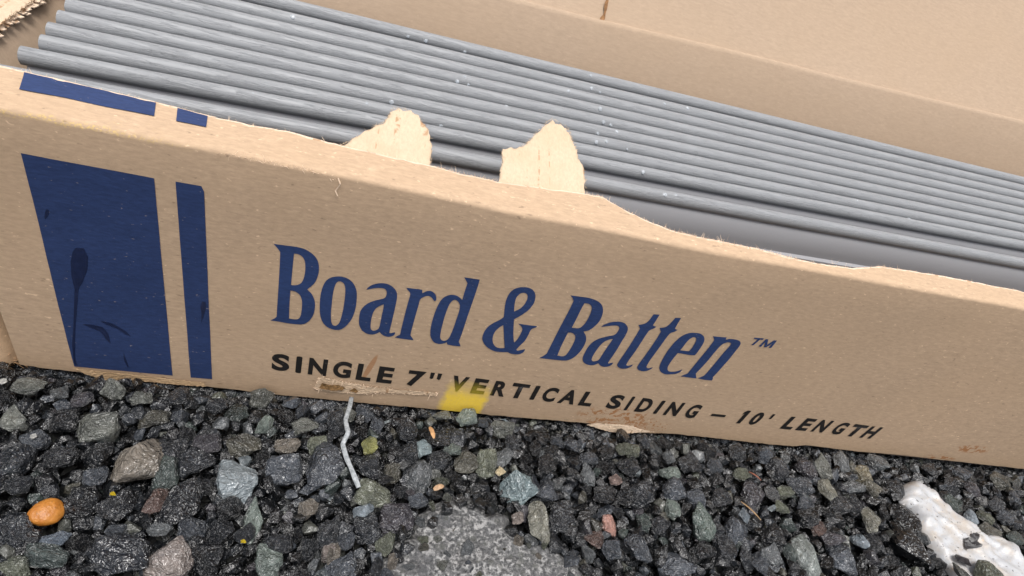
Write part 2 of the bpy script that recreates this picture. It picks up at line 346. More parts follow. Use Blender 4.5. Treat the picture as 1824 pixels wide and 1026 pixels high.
# ---------------------------------------------------------------- measured shapes (mm, in the plane of the panel they lie in)
TITLE = [["B",[[[58.92,164.0],[62.69,164.17],[66.47,164.35],[69.62,164.48],[71.3,164.58],[72.99,164.67],[74.67,164.65],[76.39,164.53],[78.12,164.3],[79.81,163.82],[81.65,162.96],[83.53,161.81],[85.19,160.5],[86.53,159.1],[87.73,157.45],[88.71,155.63],[89.42,153.59],[89.91,151.37],[90.23,149.15],[90.4,147.04],[90.4,144.89],[90.25,142.73],[89.92,140.09],[89.41,137.26],[88.78,134.76],[88.0,132.9],[87.02,131.2],[86.1,129.72],[85.38,128.69],[84.62,127.73],[83.85,126.76],[85.08,125.46],[86.31,124.16],[87.42,122.67],[88.37,120.9],[89.19,118.93],[89.85,116.86],[90.33,114.67],[90.65,112.37],[90.8,110.01],[90.8,107.25],[90.64,104.31],[90.29,101.5],[89.71,98.94],[88.92,96.47],[88.02,94.28],[87.03,92.48],[85.89,90.87],[84.71,89.62],[83.59,88.86],[82.38,88.41],[81.16,88.13],[79.02,87.78],[76.47,87.51],[73.93,87.36],[71.51,87.41],[69.09,87.58],[66.69,87.71],[64.3,87.73],[61.91,87.71],[59.53,87.69],[60.61,88.76],[61.69,89.82],[62.58,90.78],[63.27,91.8],[63.92,92.89],[63.94,99.92],[63.96,106.81],[63.96,113.57],[63.95,121.26],[63.91,129.2],[63.84,136.85],[63.74,143.9],[63.61,150.81],[63.49,157.57],[62.85,158.61],[62.22,159.65],[61.56,160.64],[60.73,161.74],[59.82,162.87]],[[72.53,158.12],[73.38,158.27],[74.23,158.42],[75.06,158.39],[76.08,158.1],[77.14,157.6],[78.1,156.84],[78.93,155.7],[79.67,154.26],[80.23,152.67],[80.65,150.66],[80.93,148.37],[81.08,146.04],[81.13,143.54],[81.07,140.94],[80.86,138.48],[80.54,136.22],[80.07,133.99],[79.4,132.14],[78.49,130.85],[77.35,129.91],[76.16,129.21],[74.94,128.78],[73.67,128.58],[72.4,128.38],[72.4,131.87],[72.4,135.33],[72.41,138.75],[72.42,142.7],[72.45,146.78],[72.47,150.4],[72.49,152.99],[72.51,155.56]],[[72.31,123.11],[73.35,123.11],[74.39,123.11],[75.4,122.89],[76.63,122.29],[77.93,121.43],[79.04,120.27],[79.87,118.74],[80.5,116.9],[80.96,114.94],[81.27,112.44],[81.43,109.63],[81.51,106.84],[81.52,104.11],[81.44,101.37],[81.24,98.98],[80.98,97.31],[80.56,95.71],[79.94,94.43],[79.04,93.64],[77.94,93.18],[76.82,92.92],[75.59,92.82],[74.28,92.89],[72.97,92.97],[72.82,97.0],[72.67,100.98],[72.55,104.92],[72.46,110.59],[72.39,116.91]]]],["o",[[[101.86,143.14],[103.4,143.71],[105.08,144.12],[106.77,144.24],[108.54,144.0],[110.34,143.47],[112.01,142.65],[113.48,141.56],[114.84,140.17],[116.04,138.54],[117.07,136.67],[117.94,134.57],[118.64,132.33],[119.16,129.85],[119.52,127.19],[119.78,124.49],[120.01,121.48],[120.14,118.3],[120.15,115.09],[120.03,111.81],[119.77,108.47],[119.31,105.19],[118.61,101.95],[117.71,98.78],[116.68,95.91],[115.53,93.44],[114.2,91.17],[112.81,89.4],[111.45,88.35],[109.95,87.73],[108.41,87.46],[106.73,87.53],[104.97,87.95],[103.28,88.7],[101.67,89.75],[100.13,91.12],[98.76,92.8],[97.62,94.84],[96.65,97.17],[95.86,99.63],[95.23,102.41],[94.74,105.39],[94.37,108.39],[94.05,111.81],[93.82,115.4],[93.7,118.85],[93.68,121.98],[93.76,125.09],[93.99,128.08],[94.38,130.99],[94.92,133.84],[95.58,136.26],[96.31,137.94],[97.23,139.43],[98.25,140.7],[99.37,141.73],[100.59,142.53]],[[105.37,139.31],[106.26,139.33],[107.28,139.06],[108.19,138.49],[108.92,137.56],[109.53,136.33],[109.99,134.97],[110.39,133.01],[110.68,130.7],[110.9,128.35],[111.08,125.79],[111.19,123.06],[111.25,120.31],[111.3,117.25],[111.32,114.04],[111.27,110.79],[111.14,107.38],[110.96,103.93],[110.72,100.91],[110.48,98.85],[110.15,96.81],[109.69,95.08],[109.08,93.82],[108.29,92.75],[107.51,92.11],[106.38,92.1],[105.35,92.92],[104.77,94.01],[104.25,95.46],[103.88,96.99],[103.48,99.48],[103.14,102.44],[102.89,105.38],[102.71,108.48],[102.61,111.7],[102.51,114.89],[102.38,118.05],[102.27,121.18],[102.22,124.17],[102.27,126.97],[102.4,129.76],[102.59,132.22],[102.84,134.13],[103.18,136.0],[103.61,137.48],[104.35,138.67]]]],["a",[[[125.4,134.94],[125.67,135.86],[125.93,136.79],[126.31,137.59],[127.21,138.83],[128.37,140.18],[129.63,141.3],[131.37,142.38],[133.37,143.34],[135.31,143.99],[137.05,144.23],[138.83,144.17],[140.47,143.87],[141.85,143.32],[143.19,142.51],[144.41,141.56],[145.47,140.57],[146.46,139.42],[147.28,138.07],[147.89,136.46],[148.33,134.64],[148.64,132.79],[148.83,130.7],[148.91,128.48],[148.95,126.24],[149.01,123.52],[149.04,120.56],[149.07,117.57],[149.11,114.09],[149.15,110.35],[149.18,106.69],[149.17,103.08],[149.14,99.45],[149.13,96.48],[149.17,95.11],[149.24,93.74],[149.31,92.36],[149.92,92.26],[150.51,92.29],[151.26,92.81],[152.06,93.44],[152.85,93.89],[153.66,94.3],[153.8,92.95],[153.74,91.7],[153.34,90.82],[152.73,89.96],[152.05,89.24],[151.2,88.55],[150.22,87.94],[149.17,87.59],[147.98,87.59],[146.71,87.85],[145.58,88.23],[144.74,88.73],[143.93,89.39],[143.22,90.06],[142.45,90.91],[141.7,91.83],[141.19,91.17],[140.68,90.51],[140.12,89.94],[139.13,89.12],[137.93,88.25],[136.66,87.66],[135.23,87.4],[133.68,87.42],[132.17,87.78],[130.69,88.56],[129.25,89.68],[127.97,91.06],[126.88,92.7],[125.95,94.59],[125.21,96.63],[124.71,98.8],[124.41,101.12],[124.2,103.44],[124.01,106.06],[123.9,108.79],[123.99,111.26],[124.32,113.26],[124.86,115.16],[125.55,116.91],[126.48,118.69],[127.59,120.39],[128.81,121.9],[130.26,123.31],[131.87,124.6],[133.5,125.75],[135.2,126.77],[136.94,127.67],[138.34,128.49],[139.02,129.04],[139.65,129.71],[140.13,130.47],[140.39,131.37],[140.49,132.38],[140.53,133.36],[140.53,134.28],[140.47,135.19],[140.29,136.08],[139.99,136.99],[139.59,137.88],[139.05,138.56],[138.35,138.96],[137.52,139.16],[136.68,139.23],[135.69,139.18],[134.6,138.99],[133.53,138.72],[132.18,138.27],[130.71,137.69],[129.27,137.06],[127.97,136.4],[126.68,135.67]],[[140.15,123.2],[139.25,122.47],[138.36,121.74],[137.52,120.91],[136.64,119.9],[135.78,118.77],[135.04,117.5],[134.48,116.06],[134.04,114.49],[133.72,112.84],[133.49,110.83],[133.36,108.6],[133.31,106.35],[133.34,104.01],[133.45,101.62],[133.62,99.39],[133.84,97.44],[134.13,95.5],[134.53,93.97],[135.0,93.15],[135.65,92.57],[136.34,92.28],[137.08,92.36],[137.87,92.73],[138.6,93.26],[139.26,93.91],[139.86,94.71],[140.3,95.68],[140.55,96.94],[140.66,98.39],[140.7,99.85],[140.68,102.82],[140.6,106.41],[140.53,109.86],[140.53,112.97],[140.54,116.06],[140.52,118.66],[140.43,120.18],[140.29,121.69]]]],["r",[[[153.7,143.33],[155.6,143.44],[157.51,143.56],[159.42,143.66],[161.46,143.76],[163.55,143.84],[165.65,143.93],[166.32,140.55],[167.14,141.4],[167.96,142.25],[168.84,142.96],[169.82,143.54],[170.87,143.98],[171.94,144.1],[173.1,143.78],[174.29,143.14],[175.33,142.33],[176.16,141.35],[176.86,140.18],[177.39,139.02],[177.69,137.91],[177.84,136.76],[177.88,135.8],[177.68,135.1],[177.35,134.45],[176.62,134.88],[175.93,135.38],[175.33,136.14],[174.67,137.06],[173.93,137.8],[173.03,138.33],[172.03,138.7],[171.04,138.77],[170.01,138.44],[168.97,137.8],[168.04,136.99],[167.21,136.07],[166.5,134.97],[166.0,133.71],[165.83,132.23],[165.87,130.58],[165.92,128.92],[165.87,126.06],[165.81,122.62],[165.77,119.15],[165.76,115.59],[165.78,111.89],[165.79,108.15],[165.79,104.12],[165.79,100.04],[165.82,96.8],[165.89,95.61],[166.02,94.4],[166.14,93.19],[166.71,92.43],[167.29,91.67],[167.84,90.88],[168.42,89.98],[169.01,89.01],[169.59,88.03],[167.11,87.94],[164.64,87.84],[162.16,87.8],[159.58,87.87],[156.96,88.0],[154.34,88.12],[154.92,88.89],[155.49,89.66],[156.07,90.38],[156.65,91.02],[157.26,91.62],[157.86,92.23],[157.79,95.29],[157.71,98.33],[157.66,101.34],[157.61,106.34],[157.58,112.08],[157.56,117.41],[157.57,121.84],[157.6,126.22],[157.64,130.01],[157.72,132.75],[157.81,135.47],[157.78,137.57],[157.45,138.71],[156.86,139.7],[156.09,140.46],[155.27,141.19],[154.74,141.86],[154.22,142.59]]]],["d",[[[193.18,162.99],[195.12,163.09],[197.06,163.19],[199.01,163.29],[200.99,163.38],[203.0,163.46],[205.02,163.54],[205.19,160.4],[205.36,157.23],[205.49,154.03],[205.56,149.07],[205.61,143.28],[205.63,137.45],[205.64,131.91],[205.64,126.28],[205.67,120.57],[205.79,114.51],[205.95,108.33],[206.05,102.98],[206.03,99.75],[205.94,96.51],[205.85,93.24],[206.6,92.04],[207.33,90.81],[208.04,89.43],[208.75,88.0],[206.72,87.86],[204.69,87.72],[202.74,87.68],[200.98,87.8],[199.21,88.03],[197.45,88.26],[196.36,90.77],[195.71,90.12],[195.06,89.46],[194.36,88.95],[193.16,88.34],[191.73,87.79],[190.27,87.57],[188.81,87.75],[187.32,88.25],[185.92,89.19],[184.55,90.73],[183.25,92.71],[182.2,94.89],[181.4,97.4],[180.82,100.17],[180.37,102.95],[180.03,105.92],[179.8,109.01],[179.67,112.07],[179.61,115.65],[179.64,119.45],[179.77,123.11],[179.97,126.6],[180.27,130.02],[180.72,133.07],[181.29,135.51],[182.05,137.82],[183.0,139.76],[184.18,141.25],[185.57,142.42],[186.97,143.26],[188.24,143.72],[189.59,143.9],[190.92,143.84],[192.23,143.51],[193.54,142.95],[194.72,142.3],[195.62,141.63],[196.48,140.82],[197.34,140.01],[197.25,142.69],[197.16,145.36],[197.09,148.0],[197.06,151.12],[197.06,154.43],[197.05,157.7],[196.52,158.5],[195.99,159.29],[195.45,160.07],[194.74,161.0],[193.96,162.0]],[[192.05,139.06],[192.95,138.85],[193.93,138.3],[194.83,137.55],[195.63,136.59],[196.36,135.42],[196.9,134.12],[197.34,132.27],[197.65,130.11],[197.84,127.94],[197.92,125.16],[197.91,122.06],[197.88,118.94],[197.88,115.56],[197.87,112.04],[197.82,108.65],[197.73,105.5],[197.6,102.33],[197.4,99.6],[197.18,97.8],[196.85,96.04],[196.37,94.57],[195.72,93.48],[194.88,92.63],[194.01,92.14],[193.08,92.08],[192.11,92.39],[191.27,92.99],[190.59,93.91],[190.03,95.13],[189.65,96.41],[189.26,98.82],[188.94,101.76],[188.69,104.67],[188.48,107.96],[188.32,111.46],[188.21,114.87],[188.14,118.12],[188.13,121.32],[188.17,124.4],[188.27,127.39],[188.43,130.33],[188.68,132.84],[189.01,134.56],[189.48,136.18],[190.02,137.47],[190.57,138.25],[191.27,138.83]]]],["and",[[[233.94,128.97],[233.66,130.35],[233.39,131.73],[233.1,133.09],[232.65,134.98],[232.14,137.07],[231.7,139.15],[231.26,141.58],[230.86,144.16],[230.59,146.71],[230.47,149.18],[230.48,151.62],[230.71,153.86],[231.17,155.87],[231.86,157.72],[232.79,159.32],[234.01,160.64],[235.48,161.71],[237.02,162.53],[238.59,163.13],[240.26,163.5],[241.92,163.61],[243.58,163.47],[245.28,163.07],[246.83,162.4],[248.2,161.39],[249.45,160.09],[250.5,158.67],[251.29,157.2],[251.88,155.6],[252.3,153.97],[252.65,152.01],[252.84,149.9],[252.8,147.86],[252.41,145.49],[251.75,142.99],[250.91,140.61],[249.89,138.46],[248.69,136.45],[247.41,134.52],[245.92,132.49],[244.3,130.46],[242.67,128.42],[243.98,123.45],[245.31,118.41],[246.58,113.88],[247.69,110.4],[248.9,106.9],[249.88,104.2],[250.44,103.02],[251.08,101.87],[251.66,103.79],[252.24,105.7],[252.69,107.68],[252.93,109.85],[253.05,112.08],[253.09,114.09],[253.14,115.61],[253.12,117.15],[252.87,118.58],[252.29,119.85],[251.48,121.01],[250.58,122.03],[249.62,122.84],[248.57,123.5],[247.53,124.17],[250.17,124.16],[252.82,124.16],[255.47,124.16],[258.23,124.18],[261.04,124.21],[263.85,124.23],[263.54,123.44],[263.15,122.74],[262.2,121.97],[260.98,121.05],[260.08,119.85],[259.81,118.21],[259.85,116.27],[259.87,114.34],[259.76,111.76],[259.62,108.87],[259.28,106.11],[258.62,103.65],[257.76,101.32],[256.99,99.17],[256.39,97.27],[255.82,95.34],[255.53,93.85],[255.9,92.99],[256.61,92.5],[257.25,92.66],[258.01,93.09],[258.76,93.54],[259.92,94.19],[261.27,94.97],[262.61,95.75],[262.64,94.54],[262.67,93.32],[262.5,92.23],[261.95,91.05],[261.15,89.9],[260.2,88.97],[259.08,88.32],[257.8,87.88],[256.47,87.61],[255.07,87.5],[253.63,87.56],[252.28,87.75],[251.18,88.12],[250.07,88.64],[248.97,89.16],[247.55,88.84],[246.14,88.52],[244.7,88.31],[242.7,88.11],[240.44,87.99],[238.19,88.21],[235.96,88.9],[233.74,89.92],[231.7,91.1],[229.99,92.33],[228.35,93.81],[226.9,95.44],[225.65,97.2],[224.56,99.14],[223.75,101.19],[223.29,103.38],[223.11,105.68],[223.12,107.91],[223.32,110.28],[223.73,112.67],[224.34,114.9],[225.21,116.91],[226.28,118.78],[227.45,120.52],[228.8,122.19],[230.27,123.75],[231.54,125.21],[232.38,126.42],[233.16,127.7]],[[240.12,136.72],[239.42,139.45],[238.73,142.17],[238.19,144.72],[237.81,146.99],[237.55,149.23],[237.53,151.28],[237.8,153.13],[238.31,154.84],[239.02,156.17],[239.99,157.03],[241.18,157.55],[242.32,157.7],[243.32,157.45],[244.33,156.84],[245.14,155.99],[245.69,154.87],[246.05,153.5],[246.24,152.14],[246.3,150.34],[246.22,148.33],[245.95,146.39],[245.46,144.43],[244.78,142.47],[243.9,140.7],[242.77,139.25],[241.44,137.98]],[[236.15,120.13],[235.18,118.88],[234.2,117.63],[233.37,116.22],[232.61,114.4],[231.95,112.35],[231.54,110.21],[231.42,107.99],[231.54,105.66],[231.87,103.42],[232.41,101.35],[233.17,99.31],[234.1,97.49],[235.25,95.9],[236.56,94.53],[237.89,93.53],[239.18,93.01],[240.48,92.85],[241.73,92.88],[242.9,93.07],[244.01,93.43],[245.13,93.8],[244.11,96.76],[243.11,99.7],[242.11,102.62],[241.02,105.85],[239.91,109.18],[238.86,112.29],[237.95,114.93],[237.05,117.54]]]],["B",[[[278.27,162.67],[280.82,162.82],[283.38,162.97],[285.95,163.11],[288.57,163.29],[291.2,163.46],[293.73,163.45],[296.08,163.2],[298.46,162.76],[300.66,162.14],[302.46,161.42],[304.25,160.46],[305.89,159.27],[307.32,157.79],[308.59,156.06],[309.65,154.2],[310.51,152.1],[311.17,149.83],[311.62,147.56],[311.94,145.04],[312.06,142.4],[311.95,139.87],[311.51,137.52],[310.82,135.29],[310.08,133.29],[309.43,131.66],[308.67,130.12],[307.72,128.8],[306.51,127.81],[305.11,127.03],[303.72,126.25],[305.05,124.82],[306.4,123.38],[307.58,121.83],[308.56,120.12],[309.38,118.3],[309.99,116.44],[310.43,114.21],[310.71,111.8],[310.81,109.44],[310.75,106.8],[310.52,104.04],[310.11,101.38],[309.49,98.79],[308.68,96.28],[307.74,94.09],[306.73,92.36],[305.54,90.85],[304.22,89.63],[302.84,88.77],[301.31,88.19],[299.68,87.85],[296.45,87.6],[292.51,87.49],[288.62,87.43],[285.06,87.37],[281.52,87.35],[277.98,87.32],[278.92,88.41],[279.85,89.5],[280.69,90.58],[281.34,91.61],[281.94,92.7],[282.54,93.79],[282.65,98.76],[282.75,103.67],[282.81,108.55],[282.8,114.52],[282.75,120.89],[282.74,127.03],[282.83,132.76],[282.96,138.39],[283.05,143.69],[283.06,148.34],[283.03,152.94],[283.0,157.49],[282.41,158.43],[281.82,159.36],[281.16,160.21],[280.28,161.05],[279.27,161.87]],[[292.26,157.18],[293.26,157.38],[294.27,157.57],[295.33,157.52],[296.54,157.14],[297.82,156.5],[298.9,155.64],[299.69,154.51],[300.29,153.15],[300.72,151.76],[301.06,150.1],[301.26,148.29],[301.4,146.49],[301.55,144.05],[301.65,141.34],[301.61,138.82],[301.43,136.77],[301.09,134.79],[300.62,133.01],[300.1,131.5],[299.41,130.12],[298.41,129.16],[296.7,128.7],[294.58,128.59],[292.46,128.49],[292.49,131.69],[292.52,134.86],[292.5,138.02],[292.39,141.45],[292.24,144.97],[292.15,148.32],[292.15,151.31],[292.21,154.26]],[[291.52,122.24],[292.74,122.44],[293.96,122.64],[295.15,122.52],[296.39,121.94],[297.61,121.03],[298.63,119.99],[299.36,118.84],[299.89,117.54],[300.25,116.23],[300.56,114.29],[300.75,112.05],[300.85,109.82],[300.86,107.45],[300.79,104.98],[300.64,102.54],[300.47,100.06],[300.23,97.6],[299.81,95.62],[299.21,94.46],[298.36,93.59],[297.34,93.02],[295.93,92.81],[294.28,92.88],[292.64,92.96],[292.35,96.82],[292.07,100.65],[291.87,104.41],[291.72,109.93],[291.62,116.13]]]],["a",[[[316.02,134.81],[316.3,135.69],[316.57,136.56],[316.97,137.31],[317.97,138.47],[319.27,139.75],[320.63,140.86],[321.98,141.7],[323.41,142.4],[324.91,142.94],[326.5,143.36],[328.16,143.62],[329.79,143.67],[331.34,143.48],[332.94,143.08],[334.44,142.45],[335.79,141.56],[337.08,140.41],[338.16,139.22],[338.97,138.07],[339.61,136.82],[340.06,135.55],[340.45,133.59],[340.72,131.3],[340.89,129.04],[340.93,126.39],[340.87,123.53],[340.83,120.64],[340.86,117.22],[340.92,113.54],[340.93,109.93],[340.84,106.5],[340.71,103.06],[340.59,99.97],[340.51,97.72],[340.43,95.46],[340.35,93.19],[340.79,92.45],[341.26,92.0],[341.96,92.44],[342.77,93.1],[343.46,93.38],[344.22,93.62],[344.98,93.87],[345.03,92.83],[345.07,91.79],[344.92,90.9],[344.33,89.91],[343.49,88.94],[342.52,88.14],[341.44,87.57],[340.23,87.17],[339.02,87.0],[337.88,87.09],[336.68,87.39],[335.47,87.91],[334.24,88.71],[333.0,89.71],[331.77,90.71],[331.34,90.02],[330.9,89.32],[330.38,88.74],[329.49,88.05],[328.39,87.39],[327.17,86.98],[325.65,86.87],[323.94,87.01],[322.3,87.39],[320.8,87.99],[319.3,88.84],[318.01,89.93],[317.0,91.28],[316.19,92.85],[315.6,94.47],[315.18,96.35],[314.93,98.37],[314.8,100.36],[314.68,103.11],[314.65,106.16],[314.78,108.99],[315.08,111.36],[315.55,113.6],[316.25,115.65],[317.28,117.64],[318.57,119.49],[320.03,121.13],[321.86,122.62],[323.93,123.95],[325.89,125.13],[327.64,126.06],[329.42,126.94],[330.79,127.79],[331.33,128.47],[331.7,129.34],[331.96,130.3],[332.15,131.45],[332.24,132.73],[332.24,133.93],[332.18,134.93],[332.02,135.95],[331.7,136.86],[330.83,138.01],[329.73,138.77],[328.78,138.98],[327.72,138.98],[326.71,138.84],[325.13,138.39],[323.32,137.74],[321.52,137.06],[319.71,136.34],[317.87,135.58]],[[331.87,123.24],[330.64,122.62],[329.41,122.0],[328.31,121.25],[327.37,120.35],[326.54,119.31],[325.84,118.12],[325.18,116.61],[324.6,114.87],[324.17,113.02],[323.86,110.64],[323.67,107.98],[323.52,105.36],[323.4,102.9],[323.33,100.4],[323.37,98.22],[323.51,96.72],[323.78,95.18],[324.18,93.94],[325.07,92.86],[326.17,92.32],[326.96,92.36],[327.8,92.68],[328.57,93.13],[329.31,93.64],[330.0,94.3],[330.46,95.18],[330.71,96.79],[330.79,98.79],[330.84,100.8],[330.92,104.03],[330.98,107.78],[331.08,111.2],[331.26,113.87],[331.48,116.5],[331.66,118.78],[331.74,120.26],[331.8,121.75]]]],["t",[[[353.77,157.18],[358.97,157.79],[359.05,155.74],[359.12,153.68],[359.16,151.62],[359.15,149.42],[359.1,147.15],[359.05,144.88],[360.26,144.42],[361.38,144.05],[362.2,143.93],[363.01,143.88],[362.64,143.09],[362.27,142.31],[361.82,141.59],[360.99,140.76],[360.0,139.89],[359.23,139.01],[358.9,138.21],[358.71,137.29],[358.61,136.31],[358.5,133.54],[358.42,129.95],[358.36,126.33],[358.31,122.18],[358.26,117.69],[358.19,113.39],[358.05,109.6],[357.89,105.78],[357.79,102.25],[357.81,99.22],[357.9,96.14],[358.04,93.81],[358.25,92.93],[358.76,92.23],[359.77,91.95],[360.85,92.06],[361.88,92.67],[363.05,93.55],[364.21,94.44],[364.19,93.41],[364.17,92.38],[363.94,91.51],[363.19,90.41],[362.12,89.28],[360.92,88.37],[359.57,87.73],[358.08,87.31],[356.59,87.19],[355.14,87.43],[353.62,87.97],[352.3,88.67],[351.32,89.45],[350.43,90.47],[349.79,91.62],[349.48,93.02],[349.41,94.58],[349.41,96.1],[349.44,99.07],[349.55,102.65],[349.65,106.2],[349.76,110.41],[349.87,114.94],[349.96,119.3],[350.0,123.32],[350.01,127.31],[350.0,130.91],[349.96,133.65],[349.89,136.39],[349.83,139.1],[349.01,140.24],[348.18,141.3],[347.35,142.15],[346.48,142.96],[347.16,143.26],[347.83,143.56],[348.48,143.88],[349.44,144.35],[350.51,144.92],[351.41,145.7],[352.15,146.87],[352.76,148.31],[353.19,149.87],[353.47,152.08],[353.62,154.64]]]],["t",[[[374.01,157.02],[379.0,157.78],[379.14,155.81],[379.28,153.84],[379.42,151.86],[379.6,149.61],[379.79,147.23],[379.98,144.84],[381.05,144.33],[382.03,143.93],[382.7,143.91],[383.33,143.99],[382.78,142.98],[382.23,141.96],[381.58,141.04],[380.63,140.36],[379.56,139.76],[378.75,138.9],[378.35,137.5],[378.19,135.8],[378.09,134.05],[377.94,131.06],[377.83,127.47],[377.72,123.84],[377.59,119.92],[377.45,115.77],[377.35,111.71],[377.26,107.8],[377.19,103.83],[377.21,100.42],[377.3,98.23],[377.48,95.99],[377.76,94.2],[378.31,93.04],[379.16,92.15],[380.24,91.83],[381.3,91.98],[382.2,92.56],[383.17,93.42],[384.14,94.28],[384.06,93.23],[383.98,92.17],[383.71,91.28],[382.92,90.15],[381.85,89.01],[380.7,88.11],[379.61,87.54],[378.4,87.18],[377.08,87.06],[375.53,87.18],[373.88,87.55],[372.44,88.16],[371.34,89.02],[370.35,90.18],[369.66,91.46],[369.33,93.05],[369.27,94.84],[369.29,96.58],[369.33,99.48],[369.43,102.88],[369.53,106.26],[369.61,110.36],[369.69,114.79],[369.77,118.99],[369.87,122.66],[369.97,126.29],[370.01,129.76],[369.93,132.88],[369.79,136.0],[369.65,139.1],[368.68,140.22],[367.77,141.29],[367.06,142.16],[366.35,143.04],[367.31,143.31],[368.26,143.57],[369.16,143.93],[370.0,144.38],[370.78,144.91],[371.4,145.62],[372.03,146.86],[372.58,148.4],[373.02,150.01],[373.4,152.16],[373.7,154.6]]]],["e",[[[400.28,143.61],[401.81,143.78],[403.4,143.81],[404.96,143.63],[406.44,143.2],[407.95,142.54],[409.32,141.68],[410.49,140.61],[411.52,139.34],[412.36,137.99],[413.03,136.4],[413.52,134.67],[413.87,132.96],[414.12,130.82],[414.25,128.47],[414.36,126.17],[414.48,123.87],[414.57,121.58],[414.6,119.71],[414.51,118.81],[414.34,117.95],[414.17,117.1],[412.63,116.94],[411.1,116.79],[409.54,116.68],[407.65,116.66],[405.61,116.69],[403.58,116.71],[401.62,116.7],[399.66,116.67],[397.71,116.65],[397.5,114.68],[397.29,112.7],[397.14,110.67],[397.05,108.2],[397.01,105.52],[397.06,102.96],[397.19,100.68],[397.44,98.35],[397.85,96.32],[398.43,94.95],[399.27,93.6],[400.16,92.54],[401.09,91.91],[402.06,91.58],[402.98,91.48],[404.17,91.62],[405.46,91.97],[406.67,92.41],[407.71,92.86],[408.7,93.41],[409.61,94.04],[410.6,94.95],[411.59,96.01],[412.58,97.07],[412.69,95.77],[412.79,94.48],[412.65,93.35],[412.06,92.18],[411.17,91.08],[410.12,90.18],[408.62,89.37],[406.84,88.69],[405.09,88.13],[403.51,87.66],[401.89,87.28],[400.24,87.2],[398.57,87.49],[396.83,88.07],[395.21,88.92],[393.78,90.02],[392.44,91.4],[391.31,92.95],[390.4,94.78],[389.67,96.81],[389.12,98.81],[388.58,101.47],[388.14,104.41],[387.8,107.3],[387.49,110.55],[387.25,113.95],[387.14,117.24],[387.18,120.31],[387.33,123.3],[387.61,126.18],[388.0,129.03],[388.51,131.78],[389.17,134.22],[389.98,136.21],[390.99,138.03],[392.07,139.56],[393.09,140.67],[394.27,141.6],[395.57,142.36],[397.05,142.94],[398.67,143.34]],[[397.94,120.39],[398.03,122.06],[398.12,123.72],[398.21,125.39],[398.25,127.49],[398.28,129.73],[398.42,131.77],[398.69,133.44],[399.08,135.03],[399.57,136.34],[400.15,137.27],[400.87,138.04],[401.66,138.49],[402.48,138.52],[403.42,138.25],[404.23,137.77],[405.1,136.6],[405.67,135.18],[405.99,133.76],[406.25,132.11],[406.43,130.48],[406.59,128.53],[406.69,126.46],[406.7,124.63],[406.56,123.39],[406.32,122.21],[406.07,121.02],[404.77,120.93],[403.46,120.84],[402.16,120.74],[400.78,120.63],[399.36,120.51]]]],["n",[[[417.87,142.96],[420.17,143.17],[422.48,143.38],[424.71,143.59],[426.76,143.78],[428.82,143.98],[430.87,144.18],[431.45,141.59],[432.5,142.11],[433.55,142.63],[434.69,143.03],[436.21,143.31],[437.93,143.5],[439.6,143.54],[441.16,143.44],[442.77,143.18],[444.23,142.73],[445.41,142.13],[446.56,141.29],[447.5,140.26],[448.11,138.98],[448.5,137.5],[448.73,136.06],[448.87,134.08],[448.9,131.83],[448.9,129.58],[448.95,126.46],[448.99,122.91],[448.96,119.38],[448.79,115.84],[448.55,112.27],[448.32,108.78],[448.15,105.44],[447.99,102.08],[447.8,99.04],[447.56,96.79],[447.27,94.57],[446.97,92.34],[447.77,91.08],[448.41,89.85],[448.53,88.73],[448.49,87.65],[446.05,87.52],[443.62,87.39],[441.14,87.36],[438.56,87.53],[435.92,87.8],[433.28,88.08],[434.05,88.82],[434.81,89.57],[435.52,90.37],[436.31,91.31],[437.08,92.35],[437.61,93.61],[437.95,96.04],[438.12,99.04],[438.26,102.04],[438.4,105.29],[438.51,108.72],[438.6,112.14],[438.67,115.93],[438.72,119.85],[438.81,123.52],[439.0,126.79],[439.23,130.01],[439.41,132.69],[439.54,134.29],[439.65,135.9],[439.57,137.18],[438.94,138.16],[437.97,138.82],[437.05,138.99],[435.98,138.96],[435.04,138.72],[433.99,138.11],[432.94,137.22],[432.08,136.16],[431.49,134.91],[431.08,133.48],[430.81,131.96],[430.56,129.56],[430.4,126.73],[430.28,123.85],[430.21,120.57],[430.19,117.04],[430.11,113.59],[429.93,110.4],[429.68,107.22],[429.4,104.04],[429.05,100.65],[428.65,97.17],[428.25,93.66],[429.01,92.51],[429.77,91.36],[430.5,90.28],[431.44,88.93],[432.39,87.58],[429.55,87.51],[426.71,87.45],[423.92,87.39],[421.24,87.35],[418.55,87.31],[415.87,87.27],[416.52,88.21],[417.17,89.15],[417.86,90.04],[418.67,90.88],[419.53,91.68],[420.4,92.47],[420.51,96.51],[420.63,100.51],[420.75,104.46],[420.92,109.05],[421.1,113.86],[421.26,118.51],[421.4,122.91],[421.52,127.27],[421.6,131.09],[421.61,133.7],[421.58,136.3],[421.55,138.9],[420.78,139.96],[419.97,140.99],[418.95,141.98]]]],["T",[[[455.8,149.18],[465.25,149.84],[465.6,148.16],[462.6,147.84],[460.89,139.81],[458.83,139.79],[460.41,147.69],[456.31,147.44]]]],["M",[[[467.65,149.46],[470.04,149.55],[473.4,142.73],[476.07,149.51],[479.22,149.66],[479.64,139.78],[477.12,139.58],[477.04,145.76],[474.85,139.72],[472.15,139.68],[469.42,146.19],[469.1,139.27],[466.77,139.4]]]]]
